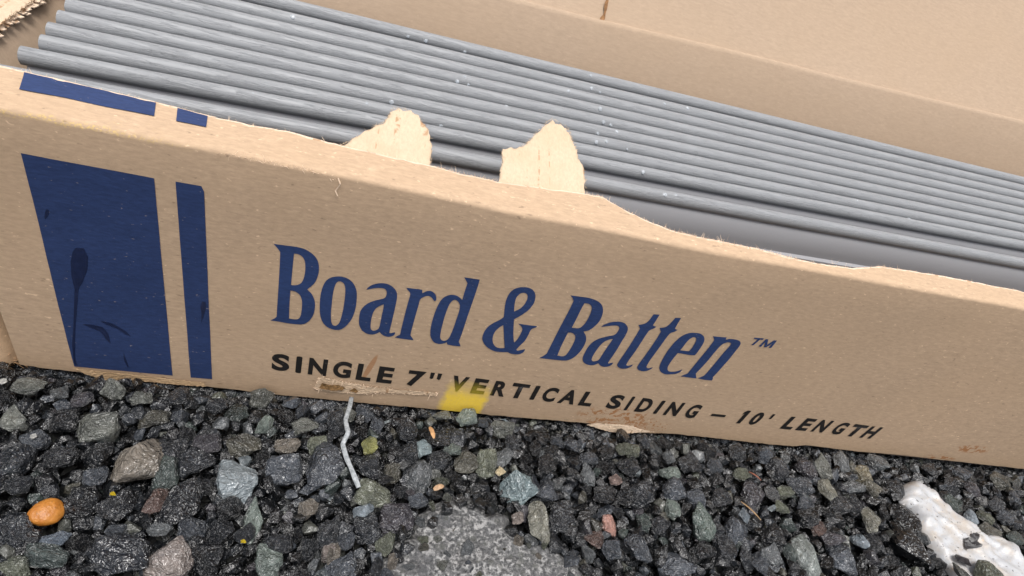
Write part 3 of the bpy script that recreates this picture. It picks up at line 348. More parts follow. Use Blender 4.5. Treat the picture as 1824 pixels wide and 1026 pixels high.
SUB = [["S",62.49,76.24],["I",81.33,85.91],["N",91.39,106.23],["G",111.26,125.97],["L",130.58,143.0],["E",148.1,161.15],["7",173.25,188.21],["\"",191.73,201.72],["V",211.94,226.49],["E",231.67,244.32],["R",250.27,263.39],["T",266.69,282.75],["I",287.93,292.42],["C",298.38,311.46],["A",315.38,331.88],["L",336.37,349.21],["S",364.38,378.24],["I",384.32,387.59],["D",395.35,409.19],["I",415.96,419.84],["N",426.96,441.28],["G",449.0,461.58],["-",476.87,493.44],["1",509.73,516.07],["0",523.66,534.4],["'",541.59,544.69],["L",564.04,577.83],["E",583.56,596.89],["N",603.19,618.26],["G",627.35,640.34],["T",645.3,663.35],["H",667.2,682.13]]
BLUE = [[[-82.51,201.56],[-12.17,201.02],[-13.18,6.38],[-84.08,4.2]],[[-0.17,201.45],[14.59,201.66],[16.1,197.71],[16.6,6.84],[0.3,5.99]]]
SBLUE = [[[-92.0,40.57],[-19.89,37.2],[-16.52,21.15],[-86.55,20.08]],[[-7.52,36.6],[10.46,34.11],[12.79,20.63],[-4.2,20.58]]]
TORN_MM = [[-105.72,41.19],[-92.41,40.73],[-19.89,37.2],[-7.24,36.74],[9.99,34.63],[40.41,34.01],[57.44,35.8],[92.06,32.07],[155.17,33.21],[175.58,30.85],[203.16,30.95],[271.84,39.56],[285.56,40.93],[298.16,30.43],[320.76,19.78],[338.51,14.01],[382.11,12.8],[418.46,11.79],[440.77,8.31],[477.45,8.61],[504.73,11.51],[537.07,20.89],[579.24,22.54],[638.28,23.39],[707.69,23.89]]
CREASE_MM = [[-87.18,230.1],[-31.93,230.1],[25.75,230.25],[105.51,230.33],[151.08,229.55],[202.76,228.99],[246.61,228.68],[369.08,228.66],[509.7,230.76],[680.5,233.91]]
BOTTOM_MM = [[-120.57,-0.83],[-107.57,-2.47],[-86.26,-2.59],[-58.35,-2.27],[-17.13,-3.32],[57.49,-4.89],[209.03,-1.75],[273.87,-1.08],[359.57,2.07],[418.33,-5.2],[454.43,-0.16],[549.34,-0.2],[600.99,-0.01],[618.44,4.49],[695.85,3.28],[741.73,5.85],[939.73,3.98]]
TABS = [[[92.65,32.44,230.14],[97.14,37.02,231.63],[102.17,42.57,233.44],[108.35,49.31,235.63],[113.03,54.95,237.46],[117.94,59.55,238.95],[120.37,65.07,240.75],[121.03,70.15,242.39],[123.74,73.84,243.6],[126.35,75.88,244.26],[129.88,75.3,244.07],[134.38,74.6,243.84],[138.97,73.09,243.35],[142.51,69.2,242.09],[146.65,65.52,240.89],[149.72,59.13,238.82],[151.95,51.02,236.18],[153.1,44.32,234.0],[153.03,37.39,231.75],[153.17,31.76,229.92]],[[203.59,32.17,228.76],[204.5,42.83,232.22],[205.47,51.09,234.9],[204.95,59.11,237.51],[210.27,62.38,238.57],[217.21,65.19,239.48],[224.28,71.81,241.64],[229.93,81.05,244.64],[234.88,88.31,247.0],[241.65,98.25,250.23],[245.92,102.04,251.46],[251.73,100.2,250.86],[257.54,97.84,250.09],[260.61,90.69,247.77],[265.09,79.15,244.02],[265.81,68.77,240.65],[269.22,63.04,238.79],[270.46,55.9,236.47],[270.75,46.82,233.52],[271.47,38.46,230.8]]]
BARS_MM = [[0.10875,0.05837,0.1899],[0.13851,0.06958,0.19179],[0.15431,0.06641,0.19612],[0.16687,0.06467,0.20046],[0.18098,0.06452,0.20481],[0.19573,0.06437,0.20915],[0.20617,0.06948,0.21351],[0.22158,0.07099,0.21786],[0.23651,0.07238,0.22222],[0.25678,0.06878,0.22657]]
WET = [[[-63.93,133.27],[-59.46,133.64],[-57.86,126.84],[-59.78,114.89],[-64.62,101.88],[-67.91,95.03],[-72.26,72.43],[-76.09,52.72],[-81.67,16.72],[-81.86,5.86],[-83.54,8.65],[-81.16,31.75],[-75.86,60.99],[-70.51,93.22],[-70.56,105.38],[-69.02,119.75],[-66.41,129.38]],[[-70.86,57.12],[-64.16,57.97],[-57.7,56.54],[-54.77,50.11],[-54.4,38.63],[-56.86,42.51],[-59.26,50.61],[-64.72,53.69]],[[-58.53,63.27],[-52.0,62.44],[-47.34,59.26],[-42.67,55.45],[-39.46,49.82],[-43.05,51.67],[-48.42,57.07],[-55.58,60.32]],[[-75.67,162.51],[-74.95,161.09],[-76.3,157.16],[-78.54,153.8],[-78.39,156.26],[-76.96,160.61]],[[12.06,98.39],[14.27,98.34],[14.06,90.83],[12.09,82.24],[10.46,74.95],[11.28,84.27],[10.69,92.79]],[[-46.5,29.78],[-46.04,22.23],[-44.42,11.57],[-45.64,11.97],[-47.11,20.47]]]
DRAYS = [[0.0315,1.024,-0.3893],[0.0608,1.0165,-0.3859],[0.1309,0.9709,-0.4093],[0.1246,0.9983,-0.3806],[0.1206,0.9662,-0.419],[0.1388,0.9611,-0.4173],[0.2208,0.9131,-0.4387],[0.2037,0.9319,-0.4242],[-0.0159,0.9548,-0.4878],[-0.2122,0.9689,-0.5519],[-0.1968,0.9823,-0.5303],[-0.1542,1.0623,-0.4214],[0.106,0.9188,-0.4791],[0.023,0.9523,-0.4747],[0.3283,0.9545,-0.3474],[0.3329,0.94,-0.3621],[0.3474,0.934,-0.3631],[0.2975,0.9401,-0.3765],[0.3517,0.9155,-0.3825],[0.3545,0.888,-0.4127],[0.3839,0.8875,-0.4013],[0.3699,0.8782,-0.4177],[0.4046,0.8663,-0.4171],[0.4354,0.8385,-0.4363],[0.7781,0.7762,-0.3674],[0.4931,0.8083,-0.4473],[0.5113,0.8051,-0.4435],[0.4761,0.8098,-0.4525],[0.4689,0.923,-0.326],[0.535,0.9055,-0.319],[0.3724,0.8958,-0.3966],[0.3605,0.9,-0.3966],[0.8655,0.748,-0.364],[0.3545,0.8786,-0.4235],[0.4886,0.904,-0.3396],[0.4518,0.912,-0.3455]]
STONES = [[-0.0478,-0.0546,0.0293,0.0248,"greyolive"],[-0.0128,-0.0766,0.0322,0.0424,"tan"],[0.007,-0.0862,0.0186,0.0275,"dgreen"],[0.0248,-0.077,0.026,0.0238,"dgrey"],[0.0053,-0.067,0.0209,0.0196,"dgrey"],[0.0285,-0.0606,0.0196,0.0156,"purple"],[0.0536,-0.057,0.0255,0.0205,"olivebrown"],[0.0552,-0.0897,0.0328,0.0324,"palebluegrey"],[0.0088,-0.1069,0.0131,0.0225,"redbrown"],[0.0734,-0.1183,0.0142,0.0333,"palegreen"],[0.0256,-0.1083,0.0231,0.0371,"black"],[0.0151,-0.1276,0.0174,0.0119,"grey"],[-0.0021,-0.1473,0.0423,0.0283,"dgrey"],[0.0289,-0.1475,0.0293,0.0289,"tanpink"],[-0.0436,-0.1483,0.0293,0.0147,"dgreen"],[-0.0428,-0.1378,0.0172,0.0112,"bluestripe"],[-0.1035,-0.0249,0.0228,0.0131,"greyolive"],[-0.0497,-0.0183,0.0182,0.016,"greyolive"],[-0.0277,-0.0254,0.0155,0.0137,"greyolive"],[-0.0152,-0.0392,0.0216,0.018,"olivebrown"],[0.0652,-0.0373,0.0132,0.0177,"palegreen"],[0.0966,-0.0359,0.0211,0.0156,"greyolive"],[0.1168,-0.0685,0.0296,0.0416,"bluegrey"],[0.0872,-0.0753,0.027,0.0248,"bluegrey"],[0.1092,-0.1062,0.0139,0.0174,"tan"],[0.0892,-0.1467,0.0208,0.022,"palegreen"],[0.1084,-0.0534,0.0151,0.0165,"olive"],[-0.1018,-0.0529,0.0201,0.0188,"greyolive"],[-0.0901,-0.0857,0.0239,0.0279,"dgrey"],[-0.0664,-0.1337,0.0223,0.0241,"dgrey"],[-0.0823,-0.0683,0.0182,0.0165,"bluegrey"],[-0.0358,-0.0935,0.0163,0.0183,"bluegrey"],[-0.0371,-0.111,0.0221,0.0237,"black"],[-0.0154,-0.1129,0.0239,0.0219,"black"],[-0.0613,-0.0812,0.0196,0.0184,"black"],[-0.0396,-0.0773,0.02,0.0209,"black"],[-0.0724,-0.0493,0.0206,0.0193,"black"],[0.0566,-0.1097,0.0184,0.0167,"black"],[0.0928,-0.1335,0.0214,0.0164,"dgrey"],[0.1265,-0.1232,0.0154,0.0213,"dgrey"],[-0.0774,-0.1038,0.0156,0.0136,"dgrey"],[0.0328,-0.0952,0.0169,0.0127,"black"],[0.0531,-0.1272,0.0211,0.0182,"dgrey"],[0.1319,-0.14,0.01,0.0187,"tan"],[0.0496,-0.1482,0.0203,0.0195,"black"],[-0.0563,-0.1567,0.0186,0.0161,"olive"],[-0.0046,-0.0189,0.0168,0.0163,"dgrey"],[-0.067,-0.0318,0.0159,0.0177,"purple"],[0.0266,-0.0262,0.0188,0.0141,"dgrey"],[0.0857,-0.0568,0.0204,0.0162,"tan"],[-0.0093,-0.1306,0.0139,0.0116,"bluegrey"],[0.07,-0.1279,0.0147,0.0143,"dgrey"],[0.1504,-0.0477,0.0132,0.0209,"yellowolive"],[0.1564,-0.0909,0.0289,0.0227,"olive"],[0.1763,-0.1096,0.0276,0.0264,"purple"],[0.1927,-0.0761,0.019,0.0302,"grey"],[0.1701,-0.0704,0.0146,0.0193,"olivebrown"],[0.1957,-0.0492,0.0126,0.018,"paleteal"],[0.2323,-0.0579,0.0208,0.0203,"olivebrown"],[0.2502,-0.0563,0.0183,0.0274,"olive"],[0.278,-0.077,0.0315,0.0304,"teal"],[0.2924,-0.1061,0.02,0.0348,"tanolive"],[0.2674,-0.02,0.0213,0.0157,"greyolive"],[0.2123,-0.0117,0.0191,0.0119,"greyolive"],[0.2338,-0.0125,0.0192,0.0168,"palegreen"],[0.3566,-0.1051,0.0135,0.018,"pink"],[0.3714,-0.0624,0.0144,0.0108,"pinkbrown"],[0.1505,-0.107,0.0161,0.0131,"paleblue"],[0.1546,-0.1184,0.0206,0.0257,"dgrey"],[0.168,-0.1306,0.0141,0.0176,"olive"],[0.2733,-0.1055,0.0103,0.0129,"tanpink"],[0.3461,-0.0582,0.0143,0.0215,"grey"],[0.3525,-0.1279,0.0156,0.0174,"bluegrey"],[0.2205,-0.0447,0.0155,0.0149,"palegreen"],[0.1294,-0.1371,0.0136,0.0151,"tanpink"],[0.2084,-0.0332,0.024,0.0208,"black"],[0.1824,-0.0546,0.0195,0.0199,"dgrey"],[0.2084,-0.0561,0.0197,0.0179,"dgrey"],[0.1549,-0.0263,0.0127,0.0204,"bluegrey"],[0.1521,-0.0691,0.0188,0.0213,"dgrey"],[0.1203,-0.0325,0.0142,0.0243,"dgrey"],[0.3042,-0.0818,0.0199,0.0204,"bluegrey"],[0.3149,-0.1002,0.0231,0.031,"dgrey"],[0.2762,-0.0347,0.0152,0.019,"dgrey"],[0.1915,-0.0955,0.0167,0.0126,"bluegrey"],[0.1397,-0.1304,0.0139,0.0173,"bluegrey"],[0.1806,-0.0309,0.0183,0.0183,"dgrey"],[0.2651,-0.0487,0.0186,0.0209,"grey"],[0.3565,-0.078,0.0205,0.0187,"black"],[0.3889,-0.048,0.0197,0.0197,"dgrey"],[0.3866,-0.0302,0.0141,0.0126,"olive"],[0.3496,-0.0406,0.0176,0.0171,"bluegrey"],[0.1258,-0.1264,0.0154,0.0211,"dgrey"],[0.1388,-0.1486,0.0224,0.0205,"bluegrey"],[0.3401,-0.1188,0.0192,0.0153,"redbrown"],[0.3898,-0.1013,0.011,0.0184,"dgreen"],[0.3818,-0.0761,0.019,0.019,"black"],[0.332,-0.1314,0.012,0.0128,"grey"],[0.1654,-0.0774,0.0119,0.0127,"black"],[0.3365,-0.0307,0.0138,0.0148,"bluegrey"],[0.3061,-0.0533,0.017,0.0212,"black"],[0.4322,-0.0495,0.0201,0.0159,"palegreen"],[0.4481,-0.0982,0.0241,0.0351,"green"],[0.4825,-0.1025,0.0182,0.0253,"bluegrey"],[0.5503,-0.1249,0.0244,0.0432,"palegreengrey"],[0.6499,-0.0828,0.0213,0.0308,"tanolive"],[0.5564,-0.0608,0.021,0.0138,"olive"],[0.5446,-0.0768,0.0162,0.0121,"olive"],[0.6099,-0.0544,0.0148,0.0256,"tanolive"],[0.6487,-0.0464,0.0268,0.0175,"grey"],[0.6729,-0.0287,0.0252,0.024,"yellowbrown"],[0.6236,-0.0251,0.0166,0.0296,"greyolive"],[0.6514,-0.0199,0.0169,0.0301,"grey"],[0.4232,-0.0871,0.0141,0.0176,"palegreen"],[0.3901,-0.1016,0.0116,0.0194,"green"],[0.3773,-0.1256,0.0186,0.0256,"bluegrey"],[0.4133,-0.1352,0.03,0.0257,"bluegrey"],[0.4979,-0.0888,0.0093,0.0143,"paleblue"],[0.5766,-0.0973,0.0149,0.016,"redbrown"],[0.6229,-0.1058,0.0129,0.0175,"paleblue"],[0.5122,-0.0463,0.0176,0.0152,"olive"],[0.4296,-0.067,0.0228,0.0233,"bluegrey"],[0.4531,-0.0742,0.0207,0.0207,"bluegrey"],[0.4803,-0.0722,0.021,0.021,"dgrey"],[0.5182,-0.0649,0.0238,0.027,"purple"],[0.5791,-0.0531,0.0247,0.0225,"bluegrey"],[0.5988,-0.0313,0.0233,0.0233,"purple"],[0.3948,-0.0762,0.0262,0.0252,"dgrey"],[0.564,-0.0343,0.0229,0.0286,"dgrey"],[0.5111,-0.1235,0.018,0.02,"grey"],[0.4937,-0.136,0.0175,0.0146,"bluegrey"],[0.464,-0.1197,0.0196,0.0245,"dgrey"],[0.4855,-0.1286,0.0176,0.0245,"dgrey"],[0.5894,-0.1243,0.0248,0.0285,"bluegrey"],[0.5876,-0.1054,0.0233,0.0185,"purple"],[0.6776,-0.112,0.0328,0.0437,"black"],[0.6968,-0.0812,0.0229,0.0372,"black"],[0.7088,-0.0429,0.0192,0.024,"dgrey"],[0.4044,-0.1048,0.0175,0.017,"dgrey"],[0.5215,-0.1067,0.0226,0.0231,"black"],[0.5721,-0.0864,0.0237,0.0215,"black"],[0.5742,-0.0725,0.0175,0.0164,"bluegrey"],[0.6192,-0.0695,0.0269,0.0224,"black"],[0.6425,-0.0679,0.0182,0.0227,"dgrey"],[0.461,-0.1036,0.014,0.015,"dgrey"],[0.4404,-0.1227,0.0232,0.0193,"black"],[0.5331,-0.1226,0.0121,0.0202,"dgreen"],[0.6753,-0.0481,0.0188,0.0206,"olivebrown"],[0.7737,-0.0186,0.0202,0.019,"dgrey"],[0.8249,-0.0171,0.0181,0.0177,"bluegrey"],[0.8803,-0.021,0.0289,0.0229,"olivebrown"],[0.8219,-0.0369,0.0202,0.0189,"purple"],[0.7925,-0.0364,0.0225,0.0219,"dgrey"],[0.8046,-0.0871,0.0261,0.0178,"olivebrown"],[0.8427,-0.0699,0.0172,0.0184,"bluegrey"],[0.8844,-0.0432,0.0205,0.0193,"bluegrey"],[0.7745,-0.0589,0.0169,0.0242,"dgreen"],[0.788,-0.0733,0.0144,0.018,"paleblue"],[0.8116,-0.0718,0.0121,0.0182,"olive"],[0.8401,-0.0544,0.0225,0.0187,"dgrey"],[0.8347,-0.0929,0.0191,0.0179,"dgreen"],[0.3953,-0.0302,0.0171,0.016,"olive"],[0.4352,-0.0337,0.013,0.0135,"grey"],[0.5545,-0.0197,0.0185,0.0174,"bluegrey"],[0.4857,-0.0388,0.0154,0.0165,"bluegrey"],[0.4564,-0.0366,0.0239,0.0218,"dgrey"],[0.519,-0.0205,0.0182,0.0199,"dgrey"],[0.7039,-0.0137,0.0223,0.0186,"grey"],[0.7527,-0.0422,0.0147,0.0183,"black"]]

# ---------------------------------------------------------------- ground
STONE_COL = dict(black=(0.006, 0.0068, 0.0085), dgrey=(0.0145, 0.0165, 0.020), bluegrey=(0.050, 0.056, 0.066), grey=(0.105, 0.108, 0.105),
    greyolive=(0.125, 0.122, 0.092), olive=(0.105, 0.108, 0.062), olivebrown=(0.085, 0.074, 0.048), tan=(0.175, 0.135, 0.092),
    tanolive=(0.165, 0.148, 0.098), tanpink=(0.24, 0.175, 0.135), dgreen=(0.045, 0.060, 0.050), green=(0.080, 0.108, 0.082),
    palegreen=(0.145, 0.175, 0.135), palegreengrey=(0.19, 0.205, 0.172), teal=(0.125, 0.168, 0.165), paleteal=(0.19, 0.25, 0.25),
    palebluegrey=(0.165, 0.19, 0.192), paleblue=(0.20, 0.235, 0.255), purple=(0.052, 0.044, 0.050), redbrown=(0.115, 0.058, 0.040),
    pink=(0.45, 0.22, 0.16), pinkbrown=(0.22, 0.125, 0.092), bluestripe=(0.11, 0.135, 0.165), yellowolive=(0.205, 0.195, 0.055),
    yellowbrown=(0.20, 0.155, 0.075))

def ground_mat():
    N = NT("wet_gravel_ground", 0.35, 0.5)
    v = N.n("ShaderNodeTexVoronoi"); N.t.links.new(N.coord("Object"), v.inputs["Vector"]); v.inputs["Scale"].default_value = 85
    e = N.n("ShaderNodeTexVoronoi", feature='DISTANCE_TO_EDGE'); N.t.links.new(N.coord("Object"), e.inputs["Vector"]); e.inputs["Scale"].default_value = 85
    sp = N.n("ShaderNodeSeparateColor"); N.t.links.new(v.outputs["Color"], sp.inputs[0])
    c = N.mix(N.math('POWER', sp.outputs[0], 3.0), (0.010, 0.010, 0.011), (0.11, 0.115, 0.105))
    N.col(c)
    f = N.noise(N.coord("Object"), 500, 4, 0.7)
    N.bump(N.math('ADD', N.math('MULTIPLY', N.ramp(e.outputs["Distance"], 0.0, 0.25), 1.0), N.math('MULTIPLY', f, 0.4)), 1.0, 0.006)
    return N.mat
gx = [-60, -8, -1.2, -0.3, 0.4, 1.2, 2.2, 9, 60]
gy = [-60, -8, -1.2, -0.4, 0.1, 0.6, 1.5, 8, 60]
ground = obj("ground", [(x, y, -0.016) for y in gy for x in gx],
             [(j * 9 + i, j * 9 + i + 1, (j + 1) * 9 + i + 1, (j + 1) * 9 + i) for j in range(8) for i in range(8)], ground_mat())
tag(ground, kind="structure")

def stone_template(seed, npts, sub, flat=0.75, jag=0.06, rnd=0.0):
    rr = random.Random(seed)
    bm = bmesh.new()
    for k in range(npts):
        v = Vector((rr.gauss(0, 1), rr.gauss(0, 1), rr.gauss(0, 1))).normalized()
        mx = max(abs(v.x), abs(v.y), abs(v.z))
        r = 0.5 * (0.78 + 0.22 * rr.random()) * (1 + 0.28 * (1 / mx - 1) * (1 - rnd))
        bm.verts.new((v.x * r, v.y * r, v.z * r * flat))
    res = bmesh.ops.convex_hull(bm, input=bm.verts[:])
    kill = [g for g in set(res["geom_interior"] + res["geom_unused"]) if isinstance(g, bmesh.types.BMVert) and g.is_valid]
    if kill: bmesh.ops.delete(bm, geom=kill, context='VERTS')
    loose = [v for v in bm.verts if not v.link_faces]
    if loose: bmesh.ops.delete(bm, geom=loose, context='VERTS')
    if sub:
        bmesh.ops.dissolve_limit(bm, angle_limit=math.radians(14), verts=bm.verts[:], edges=bm.edges[:])
        bmesh.ops.bevel(bm, geom=bm.edges[:], offset=0.035 + 0.08 * rnd, segments=1 + int(rnd * 2), affect='EDGES', clamp_overlap=True)
        bmesh.ops.triangulate(bm, faces=bm.faces[:])
        long = [e for e in bm.edges if e.calc_length() > 0.16]
        for _ in range(sub):
            long = [e for e in bm.edges if e.calc_length() > 0.16]
            bmesh.ops.subdivide_edges(bm, edges=long, cuts=1)
            bmesh.ops.triangulate(bm, faces=bm.faces[:])
        bm.normal_update()
        off = Vector((seed * 3.1, seed * 1.7, 0))
        for v in bm.verts:
            a = noise.noise(v.co * 3.2 + off) * jag + noise.noise(v.co * 8 + off) * jag * 0.55
            v.co += v.normal * a
    else:
        bmesh.ops.triangulate(bm, faces=bm.faces[:])
    lo = [min(v.co[k] for v in bm.verts) for k in range(3)]; hi = [max(v.co[k] for v in bm.verts) for k in range(3)]
    for v in bm.verts:
        v.co = [(v.co[k] - (lo[k] + hi[k]) / 2) / (hi[k] - lo[k]) for k in range(3)]
        v.co.z *= 0.9
    bm.normal_update()
    return bm

BIG = []
for k in range(18):
    bm = stone_template(100 + k, 11 + k % 6, 2, 0.62 + 0.08 * (k % 3))
    me = bpy.data.meshes.new("stone")
    bm.to_mesh(me); bm.free()
    me.materials.append(M_STONE)
    me.polygons.foreach_set("use_smooth", [True] * len(me.polygons))
    me.set_sharp_from_angle(angle=math.radians(28))
    BIG.append(me)

def add_stone(me, x, y, z, sx, sy, sz, rz, tilt, colr, parent=None, name="stone"):
    o = bpy.data.objects.new(name, me)
    COL.objects.link(o)
    if parent is not None: o.parent = parent
    o.location = (x, y, z)
    o.scale = (sx, sy, sz)
    o.rotation_euler = (tilt * math.cos(rz * 3.7), tilt * math.sin(rz * 2.3), rz)
    o.color = (*colr, 1)
    return o

def inside(poly, x, y):
    r = False
    n = len(poly)
    for i in range(n):
        (a, b), (c, d) = poly[i], poly[i - 1]
        if (b > y) != (d > y) and x < (c - a) * (y - b) / (d - b) + a: r = not r
    return r
BAG = [(0.7229, -0.0384), (0.7391, -0.0323), (0.7469, -0.0358), (0.7558, -0.0432), (0.7612, -0.0508), (0.7694, -0.0607), (0.7741, -0.0687), (0.7776, -0.0742), (0.7871, -0.0743), (0.7899, -0.0823), (0.7933, -0.0876), (0.8061, -0.0894), (0.8156, -0.0932), (0.8257, -0.0964), (0.8293, -0.1047), (0.829, -0.1118), (0.8251, -0.1202), (0.8201, -0.1328), (0.8039, -0.1465), (0.7666, -0.1558), (0.7282, -0.1516), (0.7163, -0.1383), (0.7145, -0.1298), (0.7127, -0.1211), (0.7108, -0.1123), (0.7071, -0.0999), (0.706, -0.0894), (0.7103, -0.0795), (0.7127, -0.0657), (0.7056, -0.0586), (0.7103, -0.0519)]
placed = []            # x, y, radius of everything already lying on the gravel
def free(x, y, r, k=0.8):
    for a, b, c in placed:
        if (a - x) ** 2 + (b - y) ** 2 < (k * (r + c)) ** 2: return False
    return True
rs = random.Random(11)
def inside_bag(x, y): return inside(BAG, x, y)
for k_, v_ in STONE_COL.items():          # weathered wet rock: muted hues
    g_ = 0.3 * v_[0] + 0.55 * v_[1] + 0.15 * v_[2]
    kk = 0.9 if k_ in ('pink', 'yellowolive') else 0.68
    STONE_COL[k_] = tuple((g_ + (c_ - g_) * kk) * 0.76 * t_ for c_, t_ in zip(v_, (0.93, 1.0, 1.10)))
LABELS = {   # stones that stand out: key is the index in STONES
    0: "blocky light olive grey stone just below the wide blue rectangle",
    1: "large rough tan stone touching the dark green wedge stone",
    2: "dark green wedge stone against the large tan stone",
    7: "large flat pale blue-grey block left of the strap",
    8: "small reddish brown angular stone below the dark green wedge",
    9: "elongated upright pale green stone below the pale blue-grey block",
    12: "largest dark wet stone, at the bottom left edge of the picture",
    13: "tan pink angular stone right of the largest dark wet stone",
    15: "pale blue crusted stone just below the orange pebble",
    6: "olive brown rounded stone above the pale blue-grey block",
    52: "small yellow olive stone right of the kinked strap",
    53: "oval olive stone at the lower end of the strap",
    54: "smooth dark purple stone on the concrete's left edge",
    55: "upright striated grey stone just above the concrete lump",
    57: "small pale teal chip below the yellow paint patch",
    60: "large angular teal stone above the concrete's right half",
    61: "tall speckled tan olive stone at the concrete's right edge",
    65: "small bright pink stone right of the concrete lump",
    102: "squarish dark green stone in the gravel right of the pink stone",
    104: "large pale green-grey slab at the bottom, left of the white bag",
    105: "olive tan pointed stone just left of the white bag",
    110: "yellowish brown stone close under the carton, above the white bag",
}
for i, (x, y, wd, hg, kind) in enumerate(STONES):
    c = STONE_COL[kind]
    j = rs.uniform(0.85, 1.2)
    c = tuple(v * j for v in c)
    wd *= 1.04; hg *= 1.0
    if inside_bag(x, y): continue
    r = 0.25 * (wd + hg)
    if y + hg * 0.5 > -0.004: y = -0.004 - hg * 0.5
    th = min(wd, hg) * rs.uniform(0.65, 0.85)
    me = BIG[(i * 7 + 3) % 18]
    z = 0.006 - 0.10 * th + rs.uniform(-0.002, 0.002)
    rz = rs.choice((0, math.pi)) + rs.uniform(-0.3, 0.3)
    if i in LABELS:
        o = add_stone(me, x, y, z, wd, hg, th, rz, 0.25, c)
        tag(o, LABELS[i], "stone", "larger stones lying among the gravel")
    else:
        add_stone(me, x, y, z, wd, hg, th, rz, 0.3, c, ground)
    placed.append((x, y, r))
KINDS = ['black'] * 56 + ['dgrey'] * 24 + ['bluegrey'] * 9 + ['bluegrey'] * 8 + ['grey'] * 5 + ['greyolive'] * 3 + ['olive'] * 1 + ['olivebrown'] * 2 + ['purple'] * 3 + ['dgreen'] * 3 + ['palebluegrey'] * 1
# the smooth orange pebble
bm = bmesh.new()
bmesh.ops.create_icosphere(bm, subdivisions=4, radius=0.5)
for v in bm.verts:
    v.co *= 1 + 0.17 * nz(v.co.x * 1.8, v.co.y * 1.8, v.co.z * 1.8 + 3) + 0.05 * nz(v.co.x * 4, v.co.y * 4, v.co.z * 4) + 0.02 * nz(v.co.x * 7, v.co.y * 7, v.co.z * 7)
    v.co.z *= 0.72
N = NT("orange_pebble", 0.36, 0.45)
n = N.noise(N.coord("Object"), 2.6, 4); n2 = N.noise(N.coord("Object"), 9, 4)
c = N.mix(N.ramp(n, 0.3, 0.7), (0.26, 0.085, 0.010), (0.40, 0.165, 0.028))
c = N.mix(N.ramp(n2, 0.60, 0.70, 0, 0.8), c, (0.12, 0.06, 0.02))
N.col(c); N.bump(n2, 0.5, 0.0016)
o = obj_bm("pebble", bm, N.mat, None, 180)
o.location = (-0.0536, -0.1209, 0.0065); o.scale = (0.0200, 0.0178, 0.016); o.rotation_euler = (0.15, 0.1, 0.35)
tag(o, "smooth glossy orange pebble among dark gravel near the left edge", "pebble")
placed.append((-0.0536, -0.1209, 0.0105))

# ---- concrete slab bedded in the gravel
CONC = [(0.2098, -0.0912), (0.218, -0.0831), (0.2372, -0.0829), (0.2486, -0.0959), (0.268, -0.0971), (0.2717, -0.1102), (0.2801, -0.1214), (0.3006, -0.1228), (0.3235, -0.1332), (0.345, -0.150), (0.352, -0.175), (0.335, -0.21), (0.28, -0.235), (0.21, -0.23), (0.16, -0.205), (0.148, -0.175), (0.155, -0.152), (0.1684, -0.1355), (0.1751, -0.1245), (0.191, -0.1204), (0.1927, -0.102)]
def conc_mat():
    N = NT("wet_concrete", 0.5, 0.5)
    v = N.coord("Object")
    big = N.noise(v, 45, 4); fine = N.noise(v, 420, 5, 0.75); mid = N.noise(v, 210, 5, 0.7)
    c = N.mix(N.ramp(fine, 0.35, 0.68), (0.022, 0.023, 0.025), (0.20, 0.201, 0.20))
    c = N.mix(N.ramp(mid, 0.51, 0.60, 0, 0.75), c, (0.38, 0.377, 0.37))
    c = N.mix(N.ramp(big, 0.5, 0.62, 0, 0.5), c, (0.07, 0.072, 0.078))
    vo = N.n("ShaderNodeTexVoronoi"); N.t.links.new(v, vo.inputs["Vector"]); vo.inputs["Scale"].default_value = 110
    c = N.mix(N.ramp(vo.outputs["Distance"], 0.30, 0.24, 0, 0.55), c, (0.075, 0.078, 0.07))
    N.col(c); N.rough(N.ramp(fine, 0.3, 0.7, 0.25, 0.6))
    N.bump(N.math('ADD', fine, N.math('MULTIPLY', mid, 0.8)), 0.9, 0.002)
    return N.mat
bm = bmesh.new()
cx = sum(p[0] for p in CONC) / len(CONC); cy = sum(p[1] for p in CONC) / len(CONC)
ring = []
for a, b in zip(CONC, CONC[1:] + CONC[:1]):
    for t in (0, 0.33, 0.66):
        x = a[0] + (b[0] - a[0]) * t; y = a[1] + (b[1] - a[1]) * t
        ring.append((x + 0.003 * nz(x * 300, y * 300), y + 0.003 * nz(x * 300, y * 300, 4)))
NR, n = 16, len(ring)
grid = []
for k in range(NR + 2):
    row = []
    f = min(1.0, 1 - k / NR + 0.02) if k <= NR else 0
    for (x, y) in ring:
        if k == 0: px, py, z = cx + (x - cx) * 1.03, cy + (y - cy) * 1.03, -0.016
        else:
            f = 1 - (k - 1) / NR
            px, py = cx + (x - cx) * f, cy + (y - cy) * f
            edge = min(1, (1 - f) / 0.18)
            z = -0.006 + 0.010 * edge ** 0.6 + 0.0035 * nz(px * 60, py * 60) + 0.0018 * nz(px * 190, py * 190, 2) + 0.0007 * nz(px * 500, py * 500, 5)
        row.append(bm.verts.new((px, py, z)))
    grid.append(row)
for a, b in zip(grid, grid[1:]):
    for i in range(n):
        bm.faces.new((a[i], a[(i + 1) % n], b[(i + 1) % n], b[i]))
bm.faces.new(grid[-1])
conc = obj_bm("concrete_slab", bm, conc_mat(), None, 60)
tag(conc, "flat rough pale grey concrete lump bedded in the gravel, bottom centre", "concrete")
# chips of aggregate half sunk in it belong to the slab
for k in range(34):
    for _ in range(40):
        x = rs.uniform(0.15, 0.35); y = rs.uniform(-0.19, -0.085)
        if inside(CONC, x, y) and free(x, y, 0.002): break
    s = rs.uniform(0.004, 0.011)
    o = add_stone(BIG[k % 18], x, y, 0.0035, s * 1.2, s, s * 0.7, rs.uniform(0, 6), 0.4, STONE_COL[rs.choice(['grey', 'olive', 'greyolive', 'tan', 'bluegrey', 'dgrey', 'olivebrown'])], conc, "aggregate_stone")
    placed.append((x, y, s * 0.6))

